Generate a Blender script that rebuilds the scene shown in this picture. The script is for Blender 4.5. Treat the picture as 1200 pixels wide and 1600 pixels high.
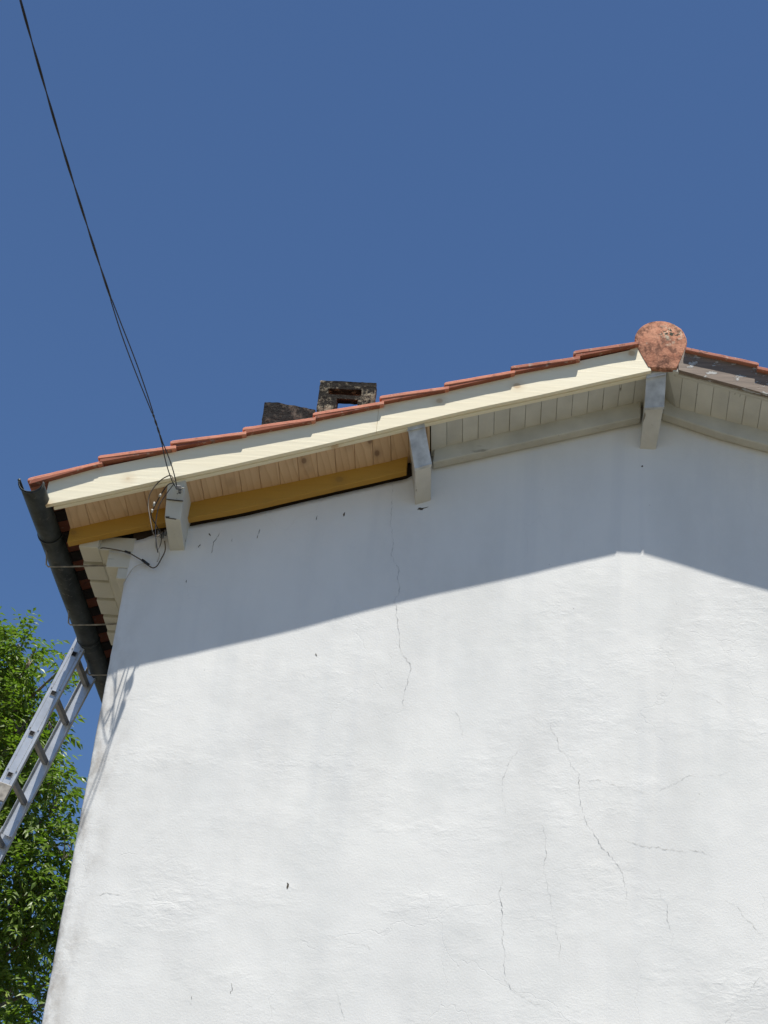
import bpy, bmesh, math, random
from mathutils import Vector, noise, Matrix

# ------------------------------------------------------------------ camera, sky, sun, exposure
scn = bpy.context.scene
for o in list(bpy.data.objects):
    bpy.data.objects.remove(o)
cam_d = bpy.data.cameras.new('camera')
cam = bpy.data.objects.new('camera', cam_d)
scn.collection.objects.link(cam)
cam_d.sensor_fit = 'VERTICAL'
cam_d.sensor_height = 36.0
cam_d.sensor_width = 27.0
cam_d.lens = 64.46
cam_d.clip_start = 0.1
cam_d.clip_end = 3000
YAW, PITCH, ROLL = -0.096, 0.564, 0.102
fw = Vector((math.sin(YAW) * math.cos(PITCH), math.cos(YAW) * math.cos(PITCH), math.sin(PITCH)))
r0 = Vector((math.cos(YAW), -math.sin(YAW), 0))
u0 = r0.cross(fw)
cr, sr = math.cos(ROLL), math.sin(ROLL)
rt = cr * r0 + sr * u0
up = -sr * r0 + cr * u0
m = Matrix((rt, up, -fw)).transposed().to_4x4()
m.translation = Vector((2.075, -8.067, -4.894))
cam.matrix_world = m
scn.camera = cam

SUN = Vector((0.477, -1.0, 3.054)).normalized()       # towards the sun
world = bpy.data.worlds.new("World")
scn.world = world
world.use_nodes = True
wn = world.node_tree
for n in list(wn.nodes):
    wn.nodes.remove(n)
wo = wn.nodes.new('ShaderNodeOutputWorld')
bg = wn.nodes.new('ShaderNodeBackground')
sky = wn.nodes.new('ShaderNodeTexSky')
sky.sky_type = 'NISHITA'
sky.sun_disc = False
sky.sun_elevation = math.asin(SUN.z)
sky.sun_rotation = math.atan2(SUN.x, SUN.y)
sky.altitude = 100
sky.air_density = 1.0
sky.dust_density = 0.0
sky.ozone_density = 10.0
bg.inputs['Strength'].default_value = 0.073
wn.links.new(sky.outputs[0], bg.inputs['Color'])
wn.links.new(bg.outputs[0], wo.inputs['Surface'])

sd = bpy.data.lights.new('sun', 'SUN')
sd.energy = 5.0
sd.angle = math.radians(0.53)
sd.color = (1.0, 0.955, 0.88)
so_ = bpy.data.objects.new('sun', sd)
scn.collection.objects.link(so_)
so_.rotation_euler = SUN.to_track_quat('Z', 'Y').to_euler()

scn.view_settings.view_transform = 'Standard'
scn.view_settings.look = 'None'
scn.view_settings.exposure = 0.6
scn.view_settings.gamma = 1.0
scn.view_settings.use_curve_mapping = False
scn.render.engine = 'CYCLES'
scn.cycles.max_bounces = 8
scn.cycles.diffuse_bounces = 5

# ------------------------------------------------------------------ object helpers
COL = scn.collection


def empty(name, loc=(0, 0, 0), label=None, cat=None, group=None, parent=None):
    o = bpy.data.objects.new(name, None)
    o.location = loc
    COL.objects.link(o)
    if parent:
        o.parent = parent
    if label:
        o['label'] = label
    if cat:
        o['category'] = cat
    if group:
        o['group'] = group
    return o


def link(name, me, mat=None, parent=None, label=None, cat=None, group=None, kind=None, smooth=False):
    if mat is not None and not me.materials:
        me.materials.append(mat)
    if smooth:
        for p in me.polygons:
            p.use_smooth = True
    o = bpy.data.objects.new(name, me)
    COL.objects.link(o)
    if parent:
        o.parent = parent
        # every thing's empty is unrotated: keep world coordinates
        root = parent
        off = Vector((0, 0, 0))
        while root:
            off += root.location
            root = root.parent
        o.location = -off
    if label:
        o['label'] = label
    if cat:
        o['category'] = cat
    if group:
        o['group'] = group
    if kind:
        o['kind'] = kind
    return o


def mesh(name, v, f):
    me = bpy.data.meshes.new(name)
    me.from_pydata([tuple(a) for a in v], [], f)
    me.validate()
    me.update()
    return me


def bm_mesh(name, bm):
    bmesh.ops.recalc_face_normals(bm, faces=bm.faces)
    me = bpy.data.meshes.new(name)
    bm.to_mesh(me)
    bm.free()
    return me


HEX = [(0, 1, 3, 2), (4, 6, 7, 5), (0, 4, 5, 1), (2, 3, 7, 6), (0, 2, 6, 4), (1, 5, 7, 3)]


def hexa(bm, P, bevel=0.0, seg=1):
    """P: 8 points indexed x*4+y*2+z"""
    vs = [bm.verts.new(p) for p in P]
    fs = [bm.faces.new([vs[i] for i in q]) for q in HEX]
    if bevel:
        es = set()
        for f in fs:
            es.update(f.edges)
        bmesh.ops.bevel(bm, geom=list(es), offset=bevel, segments=seg, profile=0.6, affect='EDGES')


def box(bm, x0, x1, y0, y1, z0, z1, bevel=0.0, seg=1):
    hexa(bm, [(x, y, z) for x in (x0, x1) for y in (y0, y1) for z in (z0, z1)], bevel, seg)


def tube(bm, pts, r, n=8, cap=True, r2=None):
    pts = [Vector(p) for p in pts]
    rings = []
    prev = None
    for i, p in enumerate(pts):
        a = pts[max(i - 1, 0)]
        b = pts[min(i + 1, len(pts) - 1)]
        t = (b - a).normalized()
        if prev is None:
            ref = Vector((0, 0, 1)) if abs(t.z) < 0.9 else Vector((1, 0, 0))
            s = t.cross(ref).normalized()
        else:
            s = (prev - t * prev.dot(t)).normalized()
        prev = s
        q = t.cross(s)
        rr = r if r2 is None else r + (r2 - r) * i / max(1, len(pts) - 1)
        rings.append([bm.verts.new(p + s * (rr * math.cos(2 * math.pi * k / n)) + q * (rr * math.sin(2 * math.pi * k / n))) for k in range(n)])
    for a, b in zip(rings, rings[1:]):
        for k in range(n):
            bm.faces.new([a[k], a[(k + 1) % n], b[(k + 1) % n], b[k]])
    if cap:
        bm.faces.new(rings[0])
        bm.faces.new(rings[-1][::-1])


def lerp_tab(tab):
    def f(x):
        if x <= tab[0][0]:
            a, b = tab[0], tab[1]
        elif x >= tab[-1][0]:
            a, b = tab[-2], tab[-1]
        else:
            for a, b in zip(tab, tab[1:]):
                if a[0] <= x <= b[0]:
                    break
        return a[1] + (b[1] - a[1]) * (x - a[0]) / (b[0] - a[0])
    return f


# ------------------------------------------------------------------ materials
class NT:
    def __init__(s, name, rough=0.7, metal=0.0, spec=0.5):
        s.m = bpy.data.materials.new(name)
        s.m.use_nodes = True
        s.t = s.m.node_tree
        s.b = s.t.nodes['Principled BSDF']
        s.b.inputs['Roughness'].default_value = rough
        s.b.inputs['Metallic'].default_value = metal
        s.b.inputs['Specular IOR Level'].default_value = spec
        tc = s.t.nodes.new('ShaderNodeTexCoord')
        s.co = tc.outputs['Object']

    def n(s, typ, **kw):
        nd = s.t.nodes.new(typ)
        for k, v in kw.items():
            setattr(nd, k, v)
        return nd

    def l(s, a, b):
        s.t.links.new(a, b)

    def rnd_co(s, amt=37.0, scale=(1, 1, 1)):
        oi = s.n('ShaderNodeObjectInfo')
        mu = s.n('ShaderNodeVectorMath', operation='SCALE')
        cx = s.n('ShaderNodeCombineXYZ')
        s.l(oi.outputs['Random'], cx.inputs[0])
        s.l(oi.outputs['Random'], cx.inputs[1])
        s.l(oi.outputs['Random'], cx.inputs[2])
        s.l(cx.outputs[0], mu.inputs[0])
        mu.inputs['Scale'].default_value = amt
        ad = s.n('ShaderNodeVectorMath', operation='ADD')
        s.l(s.co, ad.inputs[0])
        s.l(mu.outputs[0], ad.inputs[1])
        s.rnd = oi.outputs['Random']
        return s.mapco(ad.outputs[0], scale)

    def mapco(s, co, scale, rot=(0, 0, 0), loc=(0, 0, 0)):
        mp = s.n('ShaderNodeMapping')
        mp.inputs['Scale'].default_value = scale
        mp.inputs['Rotation'].default_value = rot
        mp.inputs['Location'].default_value = loc
        s.l(co, mp.inputs[0])
        return mp.outputs[0]

    def noise(s, co, scale, detail=4, rough=0.55, dist=0.0):
        nd = s.n('ShaderNodeTexNoise')
        nd.inputs['Scale'].default_value = scale
        nd.inputs['Detail'].default_value = detail
        nd.inputs['Roughness'].default_value = rough
        nd.inputs['Distortion'].default_value = dist
        s.l(co, nd.inputs['Vector'])
        return nd.outputs['Fac']

    def noise_col(s, co, scale, detail=3):
        nd = s.n('ShaderNodeTexNoise')
        nd.inputs['Scale'].default_value = scale
        nd.inputs['Detail'].default_value = detail
        s.l(co, nd.inputs['Vector'])
        return nd.outputs['Color']

    def vor(s, co, scale, feature='F1', rnd=1.0):
        nd = s.n('ShaderNodeTexVoronoi', feature=feature)
        nd.inputs['Scale'].default_value = scale
        nd.inputs['Randomness'].default_value = rnd
        s.l(co, nd.inputs['Vector'])
        return nd.outputs['Distance']

    def ramp(s, fac, stops, interp='LINEAR'):
        nd = s.n('ShaderNodeValToRGB')
        nd.color_ramp.interpolation = interp
        el = nd.color_ramp.elements
        while len(el) < len(stops):
            el.new(0.5)
        for e, (p, c) in zip(el, stops):
            e.position = p
            e.color = (c, c, c, 1) if isinstance(c, (int, float)) else (*c, 1)
        s.l(fac, nd.inputs[0])
        return nd.outputs[0]

    def math(s, op, a, b=None, clamp=False):
        nd = s.n('ShaderNodeMath', operation=op)
        nd.use_clamp = clamp
        for i, x in enumerate((a, b)):
            if x is None:
                continue
            if isinstance(x, (int, float)):
                nd.inputs[i].default_value = x
            else:
                s.l(x, nd.inputs[i])
        return nd.outputs[0]

    def mix(s, fac, a, b, mode='MIX'):
        nd = s.n('ShaderNodeMix', data_type='RGBA', blend_type=mode)
        for sock, x in ((nd.inputs[0], fac), (nd.inputs[6], a), (nd.inputs[7], b)):
            if isinstance(x, (int, float)):
                sock.default_value = x if sock.type == 'VALUE' else (x, x, x, 1)
            elif isinstance(x, tuple):
                sock.default_value = (*x, 1)
            else:
                s.l(x, sock)
        return nd.outputs[2]

    def bump(s, h, dist, strength=1.0, prev=None):
        nd = s.n('ShaderNodeBump')
        nd.inputs['Distance'].default_value = dist
        nd.inputs['Strength'].default_value = strength
        s.l(h, nd.inputs['Height'])
        if prev is not None:
            s.l(prev, nd.inputs['Normal'])
        return nd.outputs[0]

    def out(s, col=None, nrm=None, rough=None):
        if col is not None:
            if isinstance(col, tuple):
                s.b.inputs['Base Color'].default_value = (*col, 1)
            else:
                s.l(col, s.b.inputs['Base Color'])
        if nrm is not None:
            s.l(nrm, s.b.inputs['Normal'])
        if rough is not None:
            s.l(rough, s.b.inputs['Roughness'])
        return s.m

    def xyz(s, co=None):
        nd = s.n('ShaderNodeSeparateXYZ')
        s.l(co or s.co, nd.inputs[0])
        return nd.outputs


def wall_mat():
    s = NT('white_render', 0.9, spec=0.25)
    x, y, z = s.xyz()
    big = s.noise(s.co, 0.9, 4)
    mid = s.noise(s.mapco(s.co, (1.0, 1, 0.45)), 3.0, 5)
    col = s.mix(s.ramp(big, [(0.35, 0.0), (0.65, 1.0)]), (0.80, 0.795, 0.76), (0.75, 0.75, 0.725))
    col = s.mix(s.ramp(mid, [(0.45, 0.0), (0.72, 0.7)]), col, (0.69, 0.695, 0.67))
    sg = s.math('MULTIPLY', s.ramp(s.noise(s.mapco(s.co, (1.6, 1, 0.5), loc=(4.2, 0, 0.3)), 1.3, 5, 0.6), [(0.47, 0.0), (0.62, 1.0)]), s.ramp(s.noise(s.co, 13.0, 5, 0.7), [(0.3, 0.35), (0.7, 1.0)]))
    col = s.mix(s.math('MULTIPLY', sg, 0.38), col, (0.63, 0.625, 0.60))
    # faint rain streaks
    st = s.noise(s.mapco(s.co, (9.0, 1, 0.35)), 1.0, 4)
    sm = s.math('MULTIPLY', s.ramp(st, [(0.50, 0.0), (0.72, 0.5)]), s.ramp(s.noise(s.co, 0.7, 2), [(0.42, 0.0), (0.62, 1.0)]))
    col = s.mix(sm, col, (0.66, 0.67, 0.665))
    # grime along the left corner
    edge = s.math('SUBTRACT', 1.0, s.math('DIVIDE', x, 0.20), True)
    gn = s.ramp(s.noise(s.mapco(s.co, (1, 1, 0.6)), 9.0, 6, 0.65), [(0.42, 0.0), (0.68, 1.0)])
    low = s.ramp(s.math('MULTIPLY', z, -0.25), [(0.12, 0.2), (0.30, 1.0)])
    col = s.mix(s.math('MULTIPLY', s.math('MULTIPLY', s.math('POWER', edge, 1.6), gn), low), col, (0.30, 0.265, 0.225))
    # brownish weathering plus soffit shade painted in under the eaves boards, strongest left
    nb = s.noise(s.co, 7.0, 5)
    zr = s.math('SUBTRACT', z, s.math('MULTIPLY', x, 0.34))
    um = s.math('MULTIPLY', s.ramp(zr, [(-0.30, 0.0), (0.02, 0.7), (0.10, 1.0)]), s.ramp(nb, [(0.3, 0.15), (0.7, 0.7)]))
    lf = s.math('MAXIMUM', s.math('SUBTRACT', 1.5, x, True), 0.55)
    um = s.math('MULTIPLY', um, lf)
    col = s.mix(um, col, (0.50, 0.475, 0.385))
    # tiny dark pits
    pit = s.ramp(s.vor(s.co, 7.5), [(0.0, 1.0), (0.035, 0.0)])
    pit = s.math('MULTIPLY', pit, s.ramp(s.noise(s.co, 2.3, 2), [(0.5, 0.0), (0.6, 0.8)]))
    col = s.mix(pit, col, (0.25, 0.25, 0.24))
    # hairline cracks network (mask)
    dco = s.n('ShaderNodeVectorMath', operation='ADD')
    sc = s.n('ShaderNodeVectorMath', operation='SCALE')
    s.l(s.noise_col(s.co, 2.6, 5), sc.inputs[0])
    sc.inputs['Scale'].default_value = 0.55
    s.l(s.co, dco.inputs[0])
    s.l(sc.outputs[0], dco.inputs[1])
    v = s.vor(dco.outputs[0], 1.35, 'DISTANCE_TO_EDGE')
    crk = s.ramp(v, [(0.0, 1.0), (0.0025, 0.0)])
    cm = s.ramp(s.noise(s.mapco(s.co, (1, 1, 1), loc=(3.1, 0, 1.7)), 1.1, 3), [(0.45, 0.0), (0.58, 1.0)])
    crk = s.math('MULTIPLY', crk, cm)
    col = s.mix(s.math('MULTIPLY', crk, 0.10), col, (0.35, 0.35, 0.35))
    # relief
    fine = s.noise(s.co, 95.0, 3, 0.6)
    med = s.noise(s.mapco(s.co, (1.0, 1, 1.7)), 14.0, 6, 0.62, 0.6)
    mask = s.ramp(s.noise(s.mapco(s.co, (0.8, 1, 1.3)), 1.9, 4), [(0.48, 0.03), (0.66, 1.0)])
    rid = s.n('ShaderNodeTexNoise')
    rid.noise_type = 'RIDGED_MULTIFRACTAL'
    rid.inputs['Scale'].default_value = 5.5
    rid.inputs['Detail'].default_value = 5
    s.l(s.mapco(s.co, (0.8, 1, 1.8), rot=(0, 0.45, 0)), rid.inputs['Vector'])
    pm = s.ramp(s.noise(s.mapco(s.co, (0.75, 1, 1.6), loc=(0.4, 0, 3.3)), 2.0, 5), [(0.56, 0.0), (0.72, 1.3)])
    mask = s.math('ADD', mask, pm)
    h = s.math('ADD', s.math('MULTIPLY', med, mask), s.math('MULTIPLY', s.math('MULTIPLY', rid.outputs['Fac'], mask), 0.35))
    b = s.bump(s.noise(s.co, 2.2, 3), 0.006)
    b = s.bump(h, 0.0016, 1.0, b)
    b = s.bump(fine, 0.0007, 1.0, b)
    b = s.bump(s.math('SUBTRACT', 1.0, crk), 0.0008, 0.4, b)
    return s.out(col, b)


def pine_mat(name, c_light, c_dark, c_knot, axis, knots=True, ring=0.5, rough=0.55):
    """sawn softwood; axis = grain direction 0 x, 1 y"""
    s = NT(name, rough, spec=0.35)
    co = s.rnd_co(23.0)
    st = (0.10, 1, 1) if axis == 0 else (1, 0.13, 1)
    dn = s.noise_col(s.mapco(co, st), 6.0, 2)
    sc = s.n('ShaderNodeVectorMath', operation='SCALE')
    s.l(dn, sc.inputs[0])
    sc.inputs['Scale'].default_value = 0.10
    ad = s.n('ShaderNodeVectorMath', operation='ADD')
    s.l(s.mapco(co, st), ad.inputs[0])
    s.l(sc.outputs[0], ad.inputs[1])
    w = s.n('ShaderNodeTexWave', wave_type='RINGS', rings_direction='X' if axis == 0 else 'Y', wave_profile='SAW')
    w.inputs['Scale'].default_value = 9.0
    w.inputs['Distortion'].default_value = 1.6
    w.inputs['Detail'].default_value = 2
    w.inputs['Detail Scale'].default_value = 2.0
    s.l(ad.outputs[0], w.inputs['Vector'])
    fib = s.noise(s.mapco(co, (0.06, 1, 1) if axis == 0 else (1, 0.06, 1)), 130.0, 3)
    g = s.math('ADD', s.math('MULTIPLY', s.ramp(w.outputs['Fac'], [(0.0, 0.0), (0.75, 0.35), (0.93, 1.0), (1.0, 0.1)]), ring), s.math('MULTIPLY', fib, 0.25))
    col = s.mix(g, c_light, c_dark)
    tone = s.noise(s.mapco(co, st), 3.0, 3)
    col = s.mix(s.ramp(tone, [(0.35, 0.0), (0.7, 0.35)]), col, c_dark)
    # board to board tone
    col = s.mix(s.math('MULTIPLY', s.rnd, 0.35), col, tuple(a * 0.82 for a in c_light))
    if knots:
        ks = (0.8, 1, 0.9) if axis == 0 else (1.2, 0.7, 1.0)
        kv = s.vor(s.mapco(co, ks), 6.5)
        kn = s.ramp(kv, [(0.0, 1.0), (0.09, 0.85), (0.13, 0.3), (0.30, 0.0)])
        col = s.mix(s.math('MULTIPLY', kn, 0.9), col, c_knot)
    b = s.bump(s.math('ADD', fib, s.math('MULTIPLY', w.outputs['Fac'], 0.5)), 0.0006)
    return s.out(col, b)


def paint_mat(name, c, dirt=(0.22, 0.20, 0.16), amount=0.35, split=True, wood=(0.30, 0.23, 0.16), peel=0.0, axis=1, grime=0.3):
    s = NT(name, 0.6, spec=0.35)
    co = s.rnd_co(17.0)
    lg = (1, 0.12, 1) if axis == 1 else ((0.12, 1, 1) if axis == 0 else (1, 1, 0.12))
    n1 = s.noise(co, 6.0, 5)
    col = s.mix(s.ramp(n1, [(0.35, 0.0), (0.75, grime)]), c, tuple(a * 0.72 for a in c))
    b = None
    if split:
        sp = s.noise(s.mapco(co, lg), 38.0, 3)
        sm = s.ramp(sp, [(0.66, 0.0), (0.70, 1.0)])
        sm = s.math('MULTIPLY', sm, s.ramp(s.noise(co, 9.0, 2), [(0.5, 0.0), (0.6, 1.0)]))
        col = s.mix(s.math('MULTIPLY', sm, amount * 2.2, True), col, dirt)
        b = s.bump(s.math('SUBTRACT', 1.0, sm), 0.001)
    if peel > 0:
        pn = s.noise(s.mapco(co, (0.4, 1, 1)) if axis == 0 else co, 17.0, 8, 0.72, 0.3)
        pm = s.ramp(pn, [(0.62 - peel * 0.3, 0.0), (0.635 - peel * 0.3, 1.0)])
        wd = s.mix(s.noise(s.mapco(co, (0.08, 1, 1)), 60.0, 4), tuple(a * 1.3 for a in wood), tuple(a * 0.25 for a in wood))
        col = s.mix(pm, col, wd)
        b = s.bump(s.math('SUBTRACT', 1.0, pm), 0.0015, 1.0, b)
    sv = s.vor(co, 16.0)
    sk = s.math('MULTIPLY', s.ramp(sv, [(0.0, 1.0), (0.06, 0.0)]), s.ramp(s.noise(co, 5.0, 2), [(0.52, 0.0), (0.58, 0.9)]))
    col = s.mix(sk, col, dirt)
    b = s.bump(s.noise(s.mapco(co, lg), 70.0, 3), 0.0006, 1.0, b)
    return s.out(col, b)


def tile_mat(name, c=(0.52, 0.215, 0.125), weather=0.3):
    s = NT(name, 0.85, spec=0.3)
    co = s.rnd_co(11.0)
    n1 = s.noise(co, 9.0, 6, 0.6)
    col = s.mix(s.ramp(n1, [(0.3, 0.0), (0.7, 1.0)]), c, tuple(a * b for a, b in zip(c, (0.75, 0.62, 0.6))))
    col = s.mix(s.math('MULTIPLY', s.rnd, 0.3), col, tuple(a * b for a, b in zip(c, (0.8, 0.95, 1.15))))
    li = s.ramp(s.noise(co, 26.0, 5, 0.6), [(0.60, 0.0), (0.66, weather)])
    col = s.mix(li, col, (0.55, 0.47, 0.38))
    dk = s.ramp(s.noise(s.mapco(co, (1, 1, 1), loc=(5, 2, 1)), 20.0, 5, 0.65), [(0.57, 0.0), (0.66, weather * 1.5)])
    col = s.mix(dk, col, (0.10, 0.065, 0.05))
    b = s.bump(s.noise(co, 60.0, 5), 0.0012)
    return s.out(col, b)


def cap_mat():
    s = NT('lichen_terracotta', 0.9, spec=0.2)
    n1 = s.noise(s.co, 14.0, 6, 0.65)
    col = s.mix(s.ramp(n1, [(0.35, 0.0), (0.65, 1.0)]), (0.60, 0.30, 0.19), (0.42, 0.18, 0.11))
    d = s.ramp(s.noise(s.mapco(s.co, (1, 1, 0.7), loc=(2.7, 0, 4.4)), 19.0, 7, 0.7), [(0.47, 0.0), (0.60, 0.9)])
    col = s.mix(d, col, (0.16, 0.075, 0.05))
    x, y, z = s.xyz()
    # lichen rosettes, upper right
    dx = s.math('SUBTRACT', x, 2.755)
    dz = s.math('SUBTRACT', z, 1.236)
    rr = s.math('SQRT', s.math('ADD', s.math('MULTIPLY', dx, dx), s.math('MULTIPLY', dz, dz)))
    zone = s.ramp(rr, [(0.03, 1.0), (0.09, 0.0)])
    ln = s.noise(s.mapco(s.co, (1, 1, 1), loc=(1, 5, 2)), 30.0, 6, 0.65)
    lz = s.math('MULTIPLY', zone, s.ramp(ln, [(0.55, 0.0), (0.60, 1.0)]))
    col = s.mix(s.math('MULTIPLY', lz, 0.7), col, (0.55, 0.52, 0.40))
    lb = s.math('MULTIPLY', zone, s.ramp(s.noise(s.co, 42.0, 5), [(0.56, 0.0), (0.60, 1.0)]))
    col = s.mix(lb, col, (0.045, 0.05, 0.035))
    sp = s.ramp(s.vor(s.co, 24.0), [(0.0, 1.0), (0.10, 0.9), (0.14, 0.0)])
    sp = s.math('MULTIPLY', sp, s.ramp(s.noise(s.mapco(s.co, (1, 1, 1), loc=(9, 1, 2)), 10.0, 2), [(0.55, 0.0), (0.60, 0.8)]))
    col = s.mix(sp, col, (0.55, 0.45, 0.33))
    b = s.bump(s.noise(s.co, 75.0, 5), 0.0022)
    b = s.bump(n1, 0.004, 0.8, b)
    return s.out(col, b)


def zinc_mat():
    s = NT('weathered_zinc', 0.55, 0.35, 0.4)
    n1 = s.noise(s.mapco(s.co, (1, 0.5, 1)), 9.0, 6, 0.6, 0.5)
    col = s.mix(s.ramp(n1, [(0.35, 0.0), (0.68, 1.0)]), (0.022, 0.027, 0.028), (0.075, 0.085, 0.083))
    sp = s.ramp(s.noise(s.co, 28.0, 6, 0.7), [(0.60, 0.0), (0.70, 0.6)])
    col = s.mix(sp, col, (0.20, 0.19, 0.16))
    b = s.bump(s.noise(s.co, 10.0, 3), 0.004)
    b = s.bump(s.noise(s.co, 60.0, 3), 0.0005, 1.0, b)
    return s.out(col, b)


def concrete_mat(name, base, dark, amt):
    s = NT(name, 0.95, spec=0.15)
    co = s.co
    n1 = s.noise(co, 34.0, 6, 0.75)
    n2 = s.noise(co, 6.0, 3)
    f = s.math('ADD', s.math('MULTIPLY', n1, 0.7), s.math('MULTIPLY', n2, 0.45))
    col = s.mix(s.ramp(f, [(amt, 1.0), (amt + 0.12, 0.0)]), base, dark)
    pk = s.ramp(s.vor(co, 75.0), [(0.0, 1.0), (0.25, 0.0)])
    col = s.mix(s.math('MULTIPLY', pk, 0.6), col, dark)
    b = s.bump(n1, 0.012)
    return s.out(col, b)


def alu_mat():
    s = NT('brushed_aluminium', 0.42, 0.55, 0.5)
    n1 = s.noise(s.co, 7.0, 5)
    col = s.mix(s.ramp(n1, [(0.35, 0.0), (0.7, 1.0)]), (0.70, 0.72, 0.74), (0.52, 0.54, 0.56))
    sp = s.ramp(s.noise(s.co, 22.0, 6, 0.7), [(0.60, 0.0), (0.68, 0.6)])
    col = s.mix(sp, col, (0.36, 0.35, 0.33))
    b = s.bump(s.noise(s.co, 30.0, 3), 0.0008)
    return s.out(col, b)


def leaf_mat():
    s = NT('ash_leaf', 0.42, spec=0.5)
    n1 = s.noise(s.co, 1.6, 3)
    at = s.n('ShaderNodeAttribute')
    at.attribute_name = 'tone'
    f = s.math('ADD', s.math('MULTIPLY', n1, 0.3), s.math('MULTIPLY', at.outputs['Fac'], 0.7))
    col = s.ramp(f, [(0.1, (0.075, 0.125, 0.020)), (0.55, (0.150, 0.215, 0.032)), (0.95, (0.29, 0.34, 0.07))])
    s.l(col, s.b.inputs['Base Color'])
    tr = s.n('ShaderNodeBsdfTranslucent')
    mul = s.mix(1.0, col, (1.15, 1.5, 0.5), 'MULTIPLY')
    s.l(mul, tr.inputs['Color'])
    mx = s.n('ShaderNodeMixShader')
    mx.inputs[0].default_value = 0.36
    s.l(s.b.outputs[0], mx.inputs[1])
    s.l(tr.outputs[0], mx.inputs[2])
    s.l(mx.outputs[0], s.t.nodes['Material Output'].inputs['Surface'])
    return s.m


def flat_mat(name, c, rough=0.6, metal=0.0, nscale=20.0, var=0.3, bump=0.0005):
    s = NT(name, rough, metal)
    n1 = s.noise(s.co, nscale, 4)
    col = s.mix(s.ramp(n1, [(0.35, 0.0), (0.7, 1.0)]), c, tuple(a * (1 - var) for a in c))
    return s.out(col, s.bump(n1, bump))


def ground_mat():
    s = NT('dry_grass_and_gravel', 0.95, spec=0.1)
    n1 = s.noise(s.co, 0.35, 6)
    n2 = s.noise(s.co, 14.0, 6, 0.7)
    g = s.mix(n2, (0.035, 0.052, 0.018), (0.085, 0.08, 0.04))
    v = s.mix(n2, (0.19, 0.165, 0.125), (0.12, 0.105, 0.08))
    col = s.mix(s.ramp(n1, [(0.50, 0.0), (0.62, 1.0)]), v, g)
    return s.out(col, s.bump(n2, 0.02))


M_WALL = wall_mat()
M_FASCIA = pine_mat('new_spruce_fascia', (0.90, 0.84, 0.64), (0.80, 0.68, 0.45), (0.55, 0.38, 0.20), 0, True, 0.12)
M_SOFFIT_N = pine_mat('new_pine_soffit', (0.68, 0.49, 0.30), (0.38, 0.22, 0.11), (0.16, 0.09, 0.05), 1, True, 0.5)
M_YELLOW = pine_mat('ochre_treated_pine', (0.50, 0.285, 0.045), (0.40, 0.21, 0.028), (0.30, 0.17, 0.04), 0, True, 0.3)
M_WHITE_B = paint_mat('old_white_boards', (0.60, 0.595, 0.535), axis=1, amount=0.5, grime=0.75)
M_WHITE_C = paint_mat('old_white_moulding', (0.57, 0.555, 0.48), split=True, amount=0.3, axis=0, grime=0.8)
M_PURLIN = paint_mat('old_white_beam', (0.62, 0.615, 0.57), amount=0.45, axis=1, grime=0.9)
M_PURLIN1 = paint_mat('cracked_white_beam', (0.60, 0.60, 0.54), amount=0.5, axis=1, grime=0.6, dirt=(0.07, 0.065, 0.055))
M_ENDCAP = flat_mat('grey_painted_metal', (0.62, 0.635, 0.62), 0.6, 0.0, 14.0, 0.45)
M_OLD_F = paint_mat('peeling_white_fascia', (0.44, 0.44, 0.42), axis=0, peel=0.62, wood=(0.25, 0.19, 0.145))
M_TILE = tile_mat('terracotta_tile', (0.72, 0.30, 0.19), weather=0.2)
M_TILE_OLD = tile_mat('weathered_terracotta_tile', (0.52, 0.22, 0.145), 0.6)
M_TILE_EAVE = tile_mat('dark_terracotta_tile', (0.34, 0.12, 0.07), 0.4)  # darker terracotta for the eaves row and the verge wedges
M_SOOT = flat_mat('dark_mortar', (0.045, 0.035, 0.03), 0.95)
M_CAP = cap_mat()
M_ZINC = zinc_mat()
M_BLOCK = concrete_mat('lichened_concrete', (0.34, 0.30, 0.22), (0.022, 0.020, 0.017), 0.565)
M_BLOCK2 = concrete_mat('sooty_concrete', (0.13, 0.105, 0.085), (0.022, 0.021, 0.020), 0.57)
M_ALU = alu_mat()
M_RUNG = flat_mat('dull_aluminium', (0.34, 0.33, 0.32), 0.5, 0.5)
M_HOLE_SHADE = flat_mat('black_hole_shade', (0.008, 0.008, 0.009), 0.9)  # stands in for the shade inside the rung tubes
M_BLACKW = flat_mat('black_cable_sheath', (0.018, 0.018, 0.022), 0.5)
M_WHITEW = flat_mat('old_white_wire', (0.55, 0.52, 0.45), 0.6)
M_BRONZE = flat_mat('oxidised_copper_wire', (0.10, 0.075, 0.05), 0.6)
M_GREYM = flat_mat('grey_metal_clamp', (0.22, 0.23, 0.24), 0.5, 0.5)
M_CRACK = flat_mat('crack_dust', (0.47, 0.47, 0.46), 0.95)
M_STAIN = flat_mat('dark_stain', (0.10, 0.085, 0.065), 0.95)
M_DARKW = flat_mat('dark_timber_and_gap_shade', (0.05, 0.032, 0.02), 0.9)  # old timber, also the colour of the shade strip in the wall gap
M_ROD = flat_mat('galvanised_rod', (0.42, 0.39, 0.34), 0.6, 0.2, 30.0, 0.6)
M_BARK = flat_mat('pale_bark', (0.22, 0.19, 0.15), 0.9, 0, 9.0, 0.45, 0.01)
M_LEAF = leaf_mat()
M_GROUND = ground_mat()
M_CORB = paint_mat('old_white_plaster_eaves', (0.62, 0.60, 0.51), split=True, amount=0.2, axis=0, grime=0.5)

# ------------------------------------------------------------------ ground
GZ = -6.5
me = mesh('ground', [(-1500, -1500, GZ), (1500, -1500, GZ), (1500, 1500, GZ), (-1500, 1500, GZ)], [(0, 1, 2, 3)])
link('ground', me, M_GROUND, kind='structure')

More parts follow.
